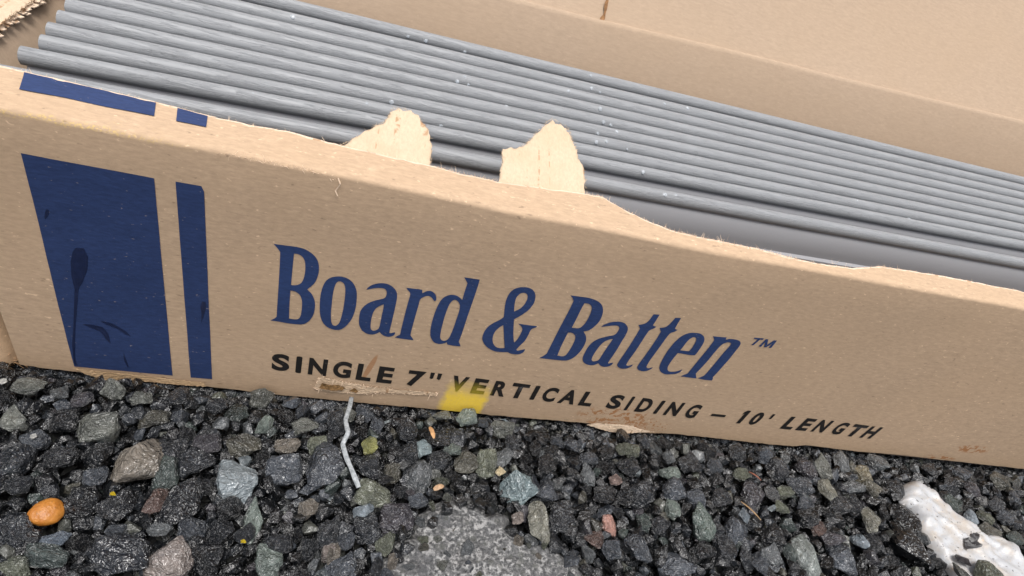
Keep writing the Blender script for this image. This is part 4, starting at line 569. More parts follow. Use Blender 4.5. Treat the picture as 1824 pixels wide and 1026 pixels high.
# ---- individual stones up to the limit, then the rest of the gravel as one mass
count = sum(1 for o_ in ground.children)
tries = 0
while count < 300 and tries < 30000:
    tries += 1
    x = rs.uniform(-0.16, 1.02); y = rs.uniform(-0.19, -0.006)
    s = rs.uniform(0.011, 0.019)
    if y + s * 0.5 > -0.003 or inside(CONC, x, y) or inside(BAG, x, y) or not free(x, y, s * 0.5, 0.85): continue
    wd, hg = s * rs.uniform(0.9, 1.3), s * rs.uniform(0.75, 1.1)
    j = rs.uniform(0.5, 1.1)
    c = tuple(v * j for v in STONE_COL[rs.choice(KINDS)])
    add_stone(BIG[rs.randrange(18)], x, y, rs.uniform(-0.002, 0.004), wd, hg, s * rs.uniform(0.6, 0.9), rs.uniform(0, 6.28), 0.5, c, ground)
    placed.append((x, y, s * 0.5))
    count += 1

SM = []
for k in range(14):
    bm = stone_template(500 + k, 12 + k % 7, 0, 0.8)
    SM.append(([v.co.copy() for v in bm.verts], [[v.index for v in f.verts] for f in bm.faces]) if bm.verts.index_update() is None else None)
    bm.free()
gv, gf, gc = [], [], []
def gravel(x, y, z, s, c):
    vs, fs = SM[rs.randrange(14)]
    e = Matrix.Rotation(rs.uniform(0, 6.28), 3, 'Z') @ Matrix.Rotation(rs.uniform(-0.9, 0.9), 3, 'X')
    sc = Vector((s * rs.uniform(0.8, 1.35), s * rs.uniform(0.75, 1.1), s * rs.uniform(0.7, 1.05)))
    b = len(gv)
    for v in vs:
        p = e @ Vector((v.x * sc.x, v.y * sc.y, v.z * sc.z))
        gv.append((x + p.x, y + p.y, z + p.z))
    for f in fs: gf.append([b + i for i in f])
    gc.extend([c] * len(vs))
# coarse hash for speed
cell = {}
for (x, y, r) in placed: cell.setdefault((int(x // 0.03), int(y // 0.03)), []).append((x, y, r))
def near(x, y, r, k):
    i, j = int(x // 0.03), int(y // 0.03)
    for a in (i - 1, i, i + 1):
        for b in (j - 1, j, j + 1):
            for (p, q, s) in cell.get((a, b), ()):
                if (p - x) ** 2 + (q - y) ** 2 < (k * (r + s)) ** 2: return True
    return False
CORE = [(cx + (x - cx) * (0.78 + 0.36 * nz(i * 0.9)), cy + (y - cy) * (0.78 + 0.36 * nz(i * 0.9))) for i, (x, y) in enumerate(CONC)]
def scatter(n, x0, x1, y0, y1, s0, s1, z0, z1, k, keep):
    for _ in range(n):
        x = rs.uniform(x0, x1); y = rs.uniform(y0, y1)
        s = s0 + (s1 - s0) * rs.random() ** 1.8
        onc = inside(CONC, x, y)
        if onc and (inside(CORE, x, y) or rs.random() < 0.25): continue
        if near(x, y, s * 0.5, k): continue
        top = 0.0
        z = rs.uniform(z0, z1)
        if -0.118 - s < x and y > -s * 0.75 - 0.002:           # under the carton the stones stay low
            if y > 0.03: continue
            z = -0.006 - s * 0.6
        if 0.69 < x < 0.84 and inside(BAG, x, y): z = -0.008 - s * 0.5
        j = rs.uniform(0.35, 1.1)
        c = tuple(v * j for v in STONE_COL[rs.choice(KINDS)])
        gravel(x, y, z + (0.006 if onc and z > -0.006 else 0), s, c)
        if keep:
            cell.setdefault((int(x // 0.03), int(y // 0.03)), []).append((x, y, s * 0.5))
scatter(16000, -0.2, 1.1, -0.22, 0.035, 0.009, 0.017, -0.004, 0.004, 0.66, True)
scatter(6000, -0.2, 1.1, -0.22, 0.035, 0.006, 0.010, -0.006, 0.000, 0.62, True)
scatter(7000, -0.2, 1.1, -0.22, 0.035, 0.008, 0.013, -0.016, -0.010, 0.0, False)
scatter(5500, -0.75, 2.1, -0.75, -0.2, 0.010, 0.026, -0.006, 0.0, 0.55, True)
scatter(900, -0.75, -0.18, -0.2, 0.7, 0.010, 0.026, -0.006, 0.0, 0.55, True)
scatter(1200, 1.08, 2.2, -0.22, 0.0, 0.010, 0.026, -0.006, 0.0, 0.55, True)
me = bpy.data.meshes.new("gravel")
me.from_pydata(gv, [], gf)
ca = me.attributes.new("stone_colour", 'FLOAT_COLOR', 'POINT')
flat = []
for c in gc: flat.extend((*c, 1.0))
ca.data.foreach_set("color", flat)
me.materials.append(M_GRAV)
g = bpy.data.objects.new("gravel", me)
COL.objects.link(g)
g.parent = ground
tag(g, kind="stuff")

# ---------------------------------------------------------------- the carton
XR = 2.95
box = thing("cardboard_box", "long brown cardboard carton torn open along the top, full of siding", "box", (0.9, 0.2, 0))
CREASE = [(a / 1000, b / 1000) for a, b in CREASE_MM] + [(1.2, 0.236), (XR, 0.236)]
BOTTOM = [(a / 1000, b / 1000 - 0.0005) for a, b in BOTTOM_MM] + [(1.2, 0.002), (XR, 0.0)]
TORN = [(-0.16, 0.043)] + [(a / 1000, b / 1000) for a, b in TORN_MM] + [(0.9, 0.026), (1.3, 0.03), (XR, 0.03)]
def bulge(x, z):
    """gentle waviness of the tall front panel"""
    k = math.sin(max(0, min(1, z / 0.23)) * math.pi)
    return -0.0016 * k * (0.5 + nz(x * 4.2, z * 5, 1.3)) - 0.0008 * nz(x * 17, z * 22, 7) - 0.00025 * nz(x * 45, z * 50, 2)
xs = []
x = -0.1225
while x < 0.98: xs.append(x); x += 0.0045
while x < XR: xs.append(x); x += 0.05
xs.append(XR)
T = 0.0042
def front_profile(x):
    zc = interp(CREASE, x); zb = interp(BOTTOM, x) + 0.0008 * nz(x * 90) + 0.0005 * nz(x * 260, 3)
    r = 0.0038 + 0.0012 * nz(x * 12, 8)
    out, inn = [], []
    zt = zc - r
    for k in range(11):
        z = zb + (zt - zb) * k / 10
        out.append((bulge(x, z), z)); 
    y0 = out[-1][0]
    for k in range(1, 7):
        a = math.pi / 2 * k / 6
        out.append((y0 + r - r * math.cos(a), zt + r * math.sin(a)))
    yt = interp(TORN, x)
    yt += 0.0009 * nz(x * 160, 2) + 0.0007 * nz(x * 420, 6) + 0.0006 * nz(x * 900, 9)
    yt = max(yt, y0 + r + 0.002)
    lift = 0.0
    tl = 1 - min(0.3, 0.0016 * (0.9 + 0.8 * nz(x * 130, 5)) / max(0.004, yt - y0 - r))
    for k in range(1, 6):
        t = (0, tl * 0.3, tl * 0.6, tl * 0.85, tl, 1.0)[k]
        out.append((y0 + r + (yt - y0 - r) * t, zc + 0.0012 * t * (1 + nz(x * 9, 4)) + 0.0006 * nz(x * 40, t * 3, 6)))
    for i, (yy, zz) in enumerate(out):
        a = out[max(0, i - 1)]; b = out[min(len(out) - 1, i + 1)]
        d = Vector((b[0] - a[0], b[1] - a[1])).normalized()
        inn.append((yy + d.y * T, zz - d.x * T))
    return out, inn
bm = bmesh.new()
prev = None
for x in xs:
    o_, i_ = front_profile(x)
    lean = 0.0
    xo = x
    row = [bm.verts.new((xo, a, b)) for a, b in o_] + [bm.verts.new((xo, a, b)) for a, b in reversed(i_)]
    if prev:
        n = len(row)
        for k in range(n):
            f = bm.faces.new((prev[k], row[k], row[(k + 1) % n], prev[(k + 1) % n]))
            if k in (20, 21): f.material_index = 1
            elif 21 < k < n - 1: f.material_index = 2
            elif k == n - 1: f.material_index = 1
    else:
        f = bm.faces.new(row); f.material_index = 1
    prev = row
front = obj_bm("front_panel", bm, M_FRONT, box, 50)
front.data.materials.append(M_RIM); front.data.materials.append(M_INNER)

# ---- print on the front panel
def loops_to_bm(loops):
    """filled flat shape with holes, (x, z) in metres"""
    cu = bpy.data.curves.new("outline", 'CURVE')
    cu.dimensions = '2D'; cu.fill_mode = 'FRONT'
    for l in loops:
        sp = cu.splines.new('POLY')
        sp.points.add(len(l) - 1)
        for p, q in zip(sp.points, l): p.co = (q[0], q[1], 0, 1)
        sp.use_cyclic_u = True
    co = bpy.data.objects.new("outline", cu)
    COL.objects.link(co)
    dg = bpy.context.evaluated_depsgraph_get()
    me = co.evaluated_get(dg).to_mesh()
    bm = bmesh.new(); bm.from_mesh(me)
    co.evaluated_get(dg).to_mesh_clear()
    bpy.data.objects.remove(co); bpy.data.curves.remove(cu)
    return bm
def cut(bm, step=0.0045):
    lo = min(v.co.x for v in bm.verts); hi = max(v.co.x for v in bm.verts)
    k = math.ceil((lo + 0.1225) / step)
    while -0.1225 + k * step < hi:
        bmesh.ops.bisect_plane(bm, geom=bm.verts[:] + bm.edges[:] + bm.faces[:], dist=1e-6, plane_co=(-0.1225 + k * step, 0, 0), plane_no=(1, 0, 0))
        k += 1
    lo = min(v.co.y for v in bm.verts); hi = max(v.co.y for v in bm.verts)
    z = 0.012 * math.ceil(lo / 0.012)
    while z < hi:
        bmesh.ops.bisect_plane(bm, geom=bm.verts[:] + bm.edges[:] + bm.faces[:], dist=1e-6, plane_co=(0, z, 0), plane_no=(0, 1, 0))
        z += 0.012
def on_face(name, loops, mat, parent, lift=0.00035, bm=None):
    bm = bm or loops_to_bm(loops)
    cut(bm)
    for v in bm.verts:
        x, z = v.co.x, v.co.y
        v.co = (x, bulge(x, z) - lift, z)
    for f in bm.faces:
        f.normal_update()
        if f.normal.y > 0: f.normal_flip()
    return obj_bm(name, bm, mat, parent)
mm = lambda l: [(a / 1000, b / 1000) for a, b in l]
for l in BLUE: on_face("printed_rectangle", [mm(l)], M_BLUE, front)
for l in WET: on_face("water_drip", [mm(l)], M_WET, front, 0.0006)
for name, loops in TITLE:
    on_face("printed_letter", [mm(l) for l in loops], M_BLUE2, front)
fc = bpy.data.curves.new("font_text", 'FONT')
fo = bpy.data.objects.new("font_text", fc)
COL.objects.link(fo)
fc.offset = 0.042
for ch, x0, x1 in SUB:
    x0 /= 1000; x1 /= 1000
    z0, z1 = 0.0285, 0.0503
    if ch == '-': bmx = None
    fc.body = ch
    if ch in "I-": 
        if ch == '-': z0, z1 = 0.0358, 0.0394
        r = min(x1 - x0, z1 - z0) * 0.3
        pts = []
        for (cx_, cz_, a0) in ((x1 - r, z1 - r, 0), (x0 + r, z1 - r, 90), (x0 + r, z0 + r, 180), (x1 - r, z0 + r, 270)):
            for k in range(4):
                a = math.radians(a0 + 30 * k); pts.append((cx_ + r * math.cos(a), cz_ + r * math.sin(a)))
        on_face("printed_letter", [pts], M_BLACK, front)
        continue
    if ch == '1':
        on_face("printed_letter", [[(x1 - 0.0045, z0), (x1, z0), (x1, z1), (x1 - 0.0038, z1), (x0, z1 - 0.0035), (x0, z1 - 0.0075), (x1 - 0.0045, z1 - 0.0048)]], M_BLACK, front)
        continue
    if ch in "\"'":
        wq = (x1 - x0) if ch == "'" else (x1 - x0) * 0.36
        for q0 in ([x0] if ch == "'" else [x0, x1 - wq]):
            on_face("printed_letter", [[(q0, 0.0503), (q0 + wq, 0.0503), (q0 + wq * 0.95, 0.0425), (q0 + wq * 0.6, 0.0415), (q0 + wq * 0.1, 0.0425)]], M_BLACK, front)
        continue
    dg = bpy.context.evaluated_depsgraph_get(); dg.update()
    me = fo.evaluated_get(dg).to_mesh()
    bm = bmesh.new(); bm.from_mesh(me)
    fo.evaluated_get(dg).to_mesh_clear()
    lx = min(v.co.x for v in bm.verts); hx = max(v.co.x for v in bm.verts)
    ly = min(v.co.y for v in bm.verts); hy = max(v.co.y for v in bm.verts)
    for v in bm.verts:
        v.co = (x0 + (v.co.x - lx) / (hx - lx) * (x1 - x0), z0 + (v.co.y - ly) / (hy - ly) * (z1 - z0), 0)
    on_face("printed_letter", None, M_BLACK, front, bm=bm)
bpy.data.objects.remove(fo)
# print carried over the fold on to the torn strip
def strip_z(x, y):
    zc = interp(CREASE, x); r = 0.0038 + 0.0012 * nz(x * 12, 8); y0 = bulge(x, zc - r)
    yt = interp(TORN, x); t = (y - y0 - r) / max(1e-4, yt - y0 - r)
    return zc + 0.0012 * max(0, t) * (1 + nz(x * 9, 4)) + 0.0006 * nz(x * 40, t * 3, 6)
for l in SBLUE:
    l = mm(l)
    # the torn edge cuts the print: the far side follows it
    (ax, ay), (bx, by), (cx_, cy_), (dx, dy) = l
    NXS = max(6, int((bx - ax) / 0.003)); rows = []
    vv, ff = [], []
    for i in range(NXS + 1):
        t = i / NXS
        xa, xb = ax + (bx - ax) * t, dx + (cx_ - dx) * t
        yb_ = dy + (cy_ - dy) * t
        ya_ = interp(TORN, xa) - 0.0017 - 0.0016 * max(0, nz(xa * 130, 3))
        for k in range(7):
            s = k / 6
            px, py = xb + (xa - xb) * s, yb_ + (ya_ - yb_) * s
            vv.append((px, py, strip_z(px, py) + 0.0006))
    for i in range(NXS):
        for k in range(6):
            ff.append((i * 7 + k, (i + 1) * 7 + k, (i + 1) * 7 + k + 1, i * 7 + k + 1))
    obj("printed_rectangle", vv, ff, M_BLUE, front)

# ---- fibres along every tear
def fibres(name, pts, parent, n, ln, seed, mat=M_FIB, up=0.5, spread=0.6, wid=0.00014):
    r = random.Random(seed)
    vv, ff = [], []
    for _ in range(n):
        i = r.randrange(len(pts) - 1); t = r.random()
        p = Vector(pts[i]).lerp(Vector(pts[i + 1]), t)
        d = Vector((r.gauss(0, spread), r.gauss(0.7, spread), r.gauss(up, spread))).normalized()
        L = ln * (0.3 + r.random() ** 2)
        side = Vector((r.gauss(0, 1), r.gauss(0, 1), r.gauss(0, 1))).cross(d).normalized() * wid
        curl = Vector((r.gauss(0, 1), r.gauss(0, 1), r.gauss(0, 1))) * L * 0.35
        b = len(vv)
        for k, wv in ((0, 1.0), (0.5, 0.8), (1.0, 0.25)):
            q = p + d * L * k + curl * k * k
            vv.append(q + side * wv); vv.append(q - side * wv)
        ff += [(b, b + 1, b + 3, b + 2), (b + 2, b + 3, b + 5, b + 4)]
    o = obj(name, vv, ff, mat, parent)
    tag(o, kind="stuff")
    return o
edge_pts = []
for x in xs:
    if x > 1.0: break
    yt = interp(TORN, x) + 0.0009 * nz(x * 160, 2)
    edge_pts.append((x, yt - 0.001, interp(CREASE, x) + 0.0012))
fibres("torn_fibres", edge_pts, front, 1100, 0.0022, 5, up=0.35)
tuft = [p for p in edge_pts if 0.155 < p[0] < 0.205 or 0.27 < p[0] < 0.45 or 0.53 < p[0] < 0.56]
fibres("torn_fibres", tuft, front, 500, 0.0032, 6)
fray = [(x, bulge(x, interp(CREASE, x) - 0.004) + 0.0004, interp(CREASE, x) - 0.0022 - 0.004 * max(0, (x - 0.08) / 0.02)) for x in [0.024 + 0.002 * k for k in range(38)]]
fibres("scuffed_fibres", fray, front, 420, 0.0028, 8, up=0.1, spread=0.9)

# ---- two torn liner tabs standing off the strip
for ti, tb in enumerate(TABS):
    out = [Vector((a / 1000, b / 1000, c / 1000)) for a, b, c in tb]
    # finer ragged outline
    pts = []
    for a, b in zip(out, out[1:]):
        L = (b - a).length; k = max(2, int(L / 0.0012))
        for i in range(k):
            q = a.lerp(b, i / k)
            e = 0.0010 * nz(q.x * 900, q.y * 900, ti) + 0.0009 * nz(q.x * 300, q.y * 300, ti + 5)
            q.x += e; q.y += e * 0.8
            pts.append(q)
    pts.append(out[-1])
    bm = bmesh.new()
    y0 = min(p.y for p in pts)
    xa, xb = out[0].x, out[-1].x
    base = [Vector((xb + (xa - xb) * k / 12, interp(TORN, xb + (xa - xb) * k / 12) - 0.004, interp(CREASE, xb + (xa - xb) * k / 12) + 0.0002)) for k in range(13)]
    bm2 = loops_to_bm([[(p.x, p.y) for p in pts + base]])
    bmesh.ops.triangulate(bm2, faces=bm2.faces[:])
    for g_ in range(30):
        c0 = min(p.y for p in pts) + g_ * 0.0025
        bmesh.ops.bisect_plane(bm2, geom=bm2.verts[:] + bm2.edges[:] + bm2.faces[:], dist=1e-6, plane_co=(0, c0, 0), plane_no=(0, 1, 0))
    for g_ in range(34):
        bmesh.ops.bisect_plane(bm2, geom=bm2.verts[:] + bm2.edges[:] + bm2.faces[:], dist=1e-6, plane_co=(xa + g_ * 0.0025, 0, 0), plane_no=(1, 0, 0))
    hy = (0.032, 0.036)[ti]
    for v in bm2.verts:
        d = v.co.y - hy
        z = interp(CREASE, v.co.x) - 0.0016 + math.tan(math.radians(18)) * max(-0.006, d) + 0.0016 * min(1, max(0, d) / 0.012) + 0.0012 * nz(v.co.x * 70, v.co.y * 70, ti * 4) + 0.0006 * math.sin(v.co.x * 900) + 0.012 * ((v.co.x - (xa + xb) / 2) / (xb - xa)) ** 2 * min(1, max(0, d) / 0.02)
        v.co.z = z
    for f in bm2.faces:
        f.normal_update()
        if f.normal.z < 0: f.normal_flip()
    geo = bmesh.ops.extrude_face_region(bm2, geom=bm2.faces[:])
    for v in [g_ for g_ in geo["geom"] if isinstance(g_, bmesh.types.BMVert)]: v.co.z += 0.0009
    bmesh.ops.recalc_face_normals(bm2, faces=bm2.faces[:])
    bm.free()
    tab_o = obj_bm("torn_tab", bm2, M_TAB, box, 50)
    tag(tab_o, ("cream torn tab with a sloping left side", "taller cream torn tab to the right")[ti])
    fibres("torn_fibres", [tuple(p + Vector((0, -0.0004, 0.0018))) for p in pts], tab_o, 520, 0.0016, 20 + ti, M_TAB, 0.2, 0.8)

# ---- torn strip in the lettering, low on the front panel
def patch(name, outline, mat, rough, seed, lift=0.0006):
    bm = loops_to_bm([mm(outline)])
    bmesh.ops.triangulate(bm, faces=bm.faces[:])
    lo = [min(v.co[k] for v in bm.verts) for k in (0, 1)]; hi = [max(v.co[k] for v in bm.verts) for k in (0, 1)]
    for ax in (0, 1):
        k = lo[ax]
        while k < hi[ax]:
            k += 0.0014
            bmesh.ops.bisect_plane(bm, geom=bm.verts[:] + bm.edges[:] + bm.faces[:], dist=1e-6, plane_co=(k, k, 0), plane_no=(1 - ax, ax, 0))
    for v in bm.verts:
        x, z = v.co.x, v.co.y
        bd = v.is_boundary
        h = rough * (0.5 + abs(nz(x * 420, z * 420, seed)) + 0.6 * abs(nz(x * 1000, z * 1000, seed + 3)))
        v.co = (x + (0.0006 * nz(x * 800, z * 800, seed) if bd else 0), bulge(x, z) - lift - h, z + (0.0008 * nz(x * 700, z * 900, seed + 9) if bd else 0))
    for f in bm.faces:
        f.normal_update()
        if f.normal.y > 0: f.normal_flip()
    return obj_bm(name, bm, mat, front)
tp = patch("torn_patch", [(98, 11), (101, 27), (112, 27), (122, 24), (134, 24.5), (142, 22), (150, 22.5), (163, 22), (180, 23), (196, 24.5), (203, 23.5), (203, 19.5), (190, 18.5), (170, 17), (150, 15.5), (140, 11), (128, 9), (115, 8.5), (104, 9.5)], torn_paper("scuffed_liner", (0.50, 0.375, 0.26)), 0.0007, 3)
patch("core_and_cavity", [(102, 14.5), (104, 22.5), (110, 20.5), (118, 21.5), (124, 18.5), (121, 14.2), (112, 12.8)], M_BROWN, 0.0006, 7, 0.0026)  # exposed core, coloured dark to stand in for shade in the tear's hollows
patch("core_and_cavity", [(127, 15), (131, 20.5), (135, 17), (134, 13.5)], M_BROWN, 0.0006, 9, 0.0026)
fibres("torn_fibres", [(x / 1000, bulge(x / 1000, z / 1000) - 0.0014, z / 1000) for x, z in ((98, 11), (101, 27), (122, 24.5), (142, 22), (163, 22), (203, 24), (203, 19.5), (170, 17), (140, 11), (104, 9.5), (98, 11))], tp, 320, 0.0035, 31, up=0.0)
# light liner peeling away below the bottom edge
pl = patch("peeling_liner", [(-86, 3), (-60, 2.6), (-35, 3.4), (-12, 2.4), (10, 2.2), (12, -3.2), (-12, -4.4), (-40, -4.8), (-50, -5.5), (-56, -8.5), (-66, -8.2), (-76, -4)], torn_paper("tan_liner", (0.46, 0.32, 0.19)), 0.0006, 12, 0.0007)
pr = patch("peeling_liner", [(357, 0.5), (366, 5.2), (385, 6.6), (405, 6.8), (412, 3), (432, 0.4), (430, -0.8), (416, -3.5), (405, -6.3), (386, -6.8), (370, -3.5)], M_PALE, 0.0007, 14, 0.0006)
# a single curled paper hair below the fold
hp = [(95.3, 228.2), (97.1, 224.4), (94.6, 218.1), (96.4, 215)]
vv, ff = [], []
for k, (a, b) in enumerate(hp):
    vv += [(a / 1000 - 0.0004, -0.0012 - 0.0008 * (k % 2), b / 1000), (a / 1000 + 0.0004, -0.0012 - 0.0008 * (k % 2), b / 1000)]
    if k: ff.append((2 * k - 2, 2 * k - 1, 2 * k + 1, 2 * k))
obj("paper_hair", vv, ff, M_FIB, front)

# ---- back wall and the lid folded back from it
BARS = BARS_MM      # centre line of each rounded edge: y at x = 0, slope, height
BX = [(-0.30, 0.303), (0.2408, 0.3384), (0.3256, 0.3438), (0.4991, 0.3555), (0.6669, 0.3669), (0.9917, 0.3897), (XR, 0.525)]
BZ = [(-0.30, 0.2575), (0.2408, 0.2665), (0.3256, 0.268), (0.4991, 0.2745), (0.6669, 0.278), (0.9917, 0.2875), (1.4, 0.295), (XR, 0.295)]
LID = math.radians(56)
def back_profile(x):
    yc, zc = interp(BX, x), interp(BZ, x)
    yb = BARS[9][0] + BARS[9][1] * x + 0.0125
    yb = min(yb, yc - 0.006)
    p = []
    for k in range(8):
        t = k / 8
        p.append((yb + (yc - 0.0035 - yb) * t ** 2 + 0.0015 * nz(x * 5, t * 3), zc * t - 0.002 * (1 - t)))
    p += [(yc - 0.0030, zc - 0.0045), (yc - 0.0012, zc - 0.0008), (yc + 0.0006, zc), (yc + 0.0028, zc - 0.0018), (yc + 0.0046, zc + 0.0005)]
    for k in range(1, 11):
        s = 0.46 * k / 10
        a = LID + 0.10 * math.sin(s * 5)
        p.append((yc + 0.0046 + s * math.cos(LID) + 0.004 * nz(x * 3, s * 5), zc + 0.0005 + s * math.sin(LID) - 0.010 * math.sin(math.pi * k / 10) + 0.003 * nz(x * 4, s * 6, 3)))
    return p
bxs = [-0.2 + 0.02 * k for k in range(75)] + [1.35 + 0.1 * k for k in range(16)] + [XR]
def sheet(name, rows, mat, thick, parent, smooth=50, rim=None):
    """rows: list of rows of points; a closed thick sheet"""
    bm = bmesh.new()
    n = len(rows[0]); R = len(rows)
    P = [[Vector(p) for p in r] for r in rows]
    top = [[bm.verts.new(p) for p in r] for r in P]
    bot = []
    for i in range(R):
        r = []
        for k in range(n):
            u = P[min(R - 1, i + 1)][k] - P[max(0, i - 1)][k]
            v = P[i][min(n - 1, k + 1)] - P[i][max(0, k - 1)]
            nn = u.cross(v).normalized()
            r.append(bm.verts.new(P[i][k] - nn * thick))
        bot.append(r)
    for i in range(R - 1):
        for k in range(n - 1):
            bm.faces.new((top[i][k], top[i + 1][k], top[i + 1][k + 1], top[i][k + 1]))
            bm.faces.new((bot[i][k], bot[i][k + 1], bot[i + 1][k + 1], bot[i + 1][k]))
    for i in range(R - 1):
        for k in (0, n - 1):
            f = bm.faces.new((top[i][k], bot[i][k], bot[i + 1][k], top[i + 1][k])); f.material_index = 1 if rim else 0
    for k in range(n - 1):
        for i in (0, R - 1):
            f = bm.faces.new((top[i][k], top[i][k + 1], bot[i][k + 1], bot[i][k])); f.material_index = 1 if rim else 0
    bmesh.ops.recalc_face_normals(bm, faces=bm.faces[:])
    o = obj_bm(name, bm, mat, parent, smooth)
    if rim: o.data.materials.append(rim)
    return o
prof = [back_profile(x) for x in bxs]
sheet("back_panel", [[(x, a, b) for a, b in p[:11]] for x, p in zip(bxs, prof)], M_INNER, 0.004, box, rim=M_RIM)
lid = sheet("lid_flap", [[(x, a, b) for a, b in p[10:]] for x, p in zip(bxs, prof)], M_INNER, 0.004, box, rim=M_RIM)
vv, ff = [], []
for k in range(9):          # a dried brown drip at the fold of the lid
    x_ = 0.3335 + 0.0012 * math.sin(k * 0.7) + 0.0005 * k
    s_ = -0.003 + 0.0032 * k; wv = (0.0022, 0.0028, 0.0014, 0.0010, 0.0016, 0.0020, 0.0019, 0.0015, 0.0006)[k]
    yc, zc = interp(BX, x_), interp(BZ, x_)
    yy = yc + 0.0046 + max(0, s_) * math.cos(LID) - 0.0022 + min(0, s_); zz = zc + 0.0016 + max(0, s_) * math.sin(LID) + min(0, s_)
    vv += [(x_ - wv, yy, zz), (x_ + wv, yy, zz)]
    if k: ff.append((2 * k - 2, 2 * k - 1, 2 * k + 1, 2 * k))
obj("brown_drip", vv, ff, plain("brown_stain", (0.20, 0.10, 0.04), 0.6, 0.2, 0.2, 300, 0.4), lid)
# bottom of the carton
yB = BARS[9][0] + 0.01
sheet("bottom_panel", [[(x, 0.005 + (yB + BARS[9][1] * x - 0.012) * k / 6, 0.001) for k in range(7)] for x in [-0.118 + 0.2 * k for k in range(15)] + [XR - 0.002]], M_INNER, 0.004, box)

# ---- left end: bulged end wall, its torn outer flap, and the curled corner flap
def end_x(y, z):
    t = max(0, min(1, y / 0.07)); t = t * t * (3 - 2 * t)
    return -0.1255 - t * (0.0115 + 0.022 * max(0, min(1, (z - 0.160) / 0.04)) ** 1.3) - 0.012 * max(0, y - 0.1)
ys = [0.028 + 0.008 * k for k in range(32)]
rows = []
for y in ys:
    r = []
    for k in range(19):
        z = -0.002 + (0.228 - 0.028 * max(0, min(1, (y - 0.03) / 0.06))) * k / 18
        r.append((end_x(y, z), y, z))
    rows.append(r)
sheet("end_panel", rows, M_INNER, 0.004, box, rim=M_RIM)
rows = []
for y in [0.070 + 0.0016 * k for k in range(134)]:
    r = []
    ex = end_x(y, 0.2) + 0.003 + 0.0016 * nz(y * 140) + 0.0011 * nz(y * 420, 3) + 0.002 * nz(y * 40, 5)
    for k in range(9):
        s = k / 8
        r.append((ex - 0.13 * s, y + 0.004 * nz(y * 60, 7) * (1 - s), 0.2045 + 0.016 * s + 0.0012 * nz(y * 110, s * 4)))
    rows.append(r)
flap = sheet("end_flap", rows, M_TAB, 0.004, box, rim=M_PALE)
fp = [tuple(Vector(r[0]) + Vector((0.0004, 0, 0.0004))) for r in rows]
fibres("torn_fibres", fp, flap, 800, 0.0020, 44, M_TAB, 0.2, 0.9, 0.0003)
# torn plies hanging under the edge of the flap
vv, ff = [], []
rr = random.Random(5)
for k in range(60):
    y = 0.075 + 0.0034 * k * rr.uniform(0.9, 1.1)
    ex = end_x(y, 0.2) + 0.003
    b = len(vv); L = rr.uniform(0.0, 0.0042); wv = rr.uniform(0.0012, 0.005); dz = rr.uniform(-0.003, 0.001)
    z0 = 0.2008 + rr.uniform(0, 0.003)
    vv += [(ex - 0.004, y - wv, z0), (ex - 0.004, y + wv, z0), (ex + L, y + wv * 0.7, z0 + dz), (ex + L * 0.8, y - wv * 0.4, z0 + dz * 0.7),
           (ex - 0.004, y - wv, z0 - 0.0008), (ex - 0.004, y + wv, z0 - 0.0008), (ex + L, y + wv * 0.7, z0 + dz - 0.0008), (ex + L * 0.8, y - wv * 0.4, z0 + dz * 0.7 - 0.0008)]
    ff += [(b, b + 1, b + 2, b + 3), (b + 7, b + 6, b + 5, b + 4), (b, b + 3, b + 7, b + 4), (b + 3, b + 2, b + 6, b + 7), (b + 2, b + 1, b + 5, b + 6)]
tag(obj("torn_plies", vv, ff, M_RIM, flap), kind="stuff")
yE = BARS[9][0] + BARS[9][1] * XR
sheet("end_panel", [[(XR + 0.004, 0.0045 + (yE + 0.004) * k / 8, z) for z in (-0.002, 0.06, 0.12, 0.18, 0.228)] for k in range(9)], M_KRAFT, 0.004, box, rim=M_RIM)
# curled flap at the lower front corner
rows = []
for k in range(15):
    a = math.radians(-25 + 150 * k / 14)
    r = []
    for i in range(16):
        z = -0.004 + 0.098 * i / 15
        rad = 0.011 + 0.004 * (1 - i / 15)
        r.append((-0.1405 - 0.02 * (i / 15) ** 1.5 + rad * math.cos(a) * 0.8 + 0.0006 * nz(k * 0.8, i * 0.5), 0.012 - rad * math.sin(a) * 0.9, z + 0.002 * nz(k * 0.9, 4) * (1 - i / 15)))
    rows.append(r)
cf = sheet("corner_flap", rows, M_KRAFT, 0.003, box, rim=M_BROWN)
fibres("torn_fibres", [tuple(Vector(r[0]) + Vector((0, -0.001, 0.002))) for r in rows], cf, 260, 0.010, 51, plain("brown_fibre", (0.36, 0.22, 0.12), 0.9, 0.05), -0.1, 0.9, 0.0004)

# ---------------------------------------------------------------- siding panels
R_BAR = 0.0061
ENDS = [-0.1435, -0.1395, -0.1323, -0.1327, -0.1308, -0.1299, -0.131, -0.131, -0.131, -0.131]
C = Vector((0.1112, -0.3367, 0.4541))
names = ["frontmost grey siding panel, nearest the torn cardboard edge, its flat face showing", "second grey siding panel from the torn front edge, behind the black gap",
         "third grey siding panel from the torn front edge", "fourth grey siding panel from the torn front edge", "fifth grey siding panel from the torn front edge",
         "sixth grey siding panel from the torn front edge", "fourth grey siding panel from the back wall", "third grey siding panel from the back wall",
         "second grey siding panel from the back wall, before a thin dark gap", "rearmost grey siding panel, lying against the inner back wall"]
centres = []
centres = []
for k in range(10):
    if k in (0, 1, 9): centres.append(tuple(BARS[k]))
    else:
        t = (k - 1) / 7.0
        ya = BARS[1][0] + 0.3 * BARS[1][1]; yb = BARS[8][0] + 0.3 * BARS[8][1]
        sl = 0.0672 + 0.0045 * t
        centres.append((ya + (yb - ya) * t - 0.3 * sl, sl, BARS[1][2] + (BARS[8][2] - BARS[1][2]) * t))
PROF = []
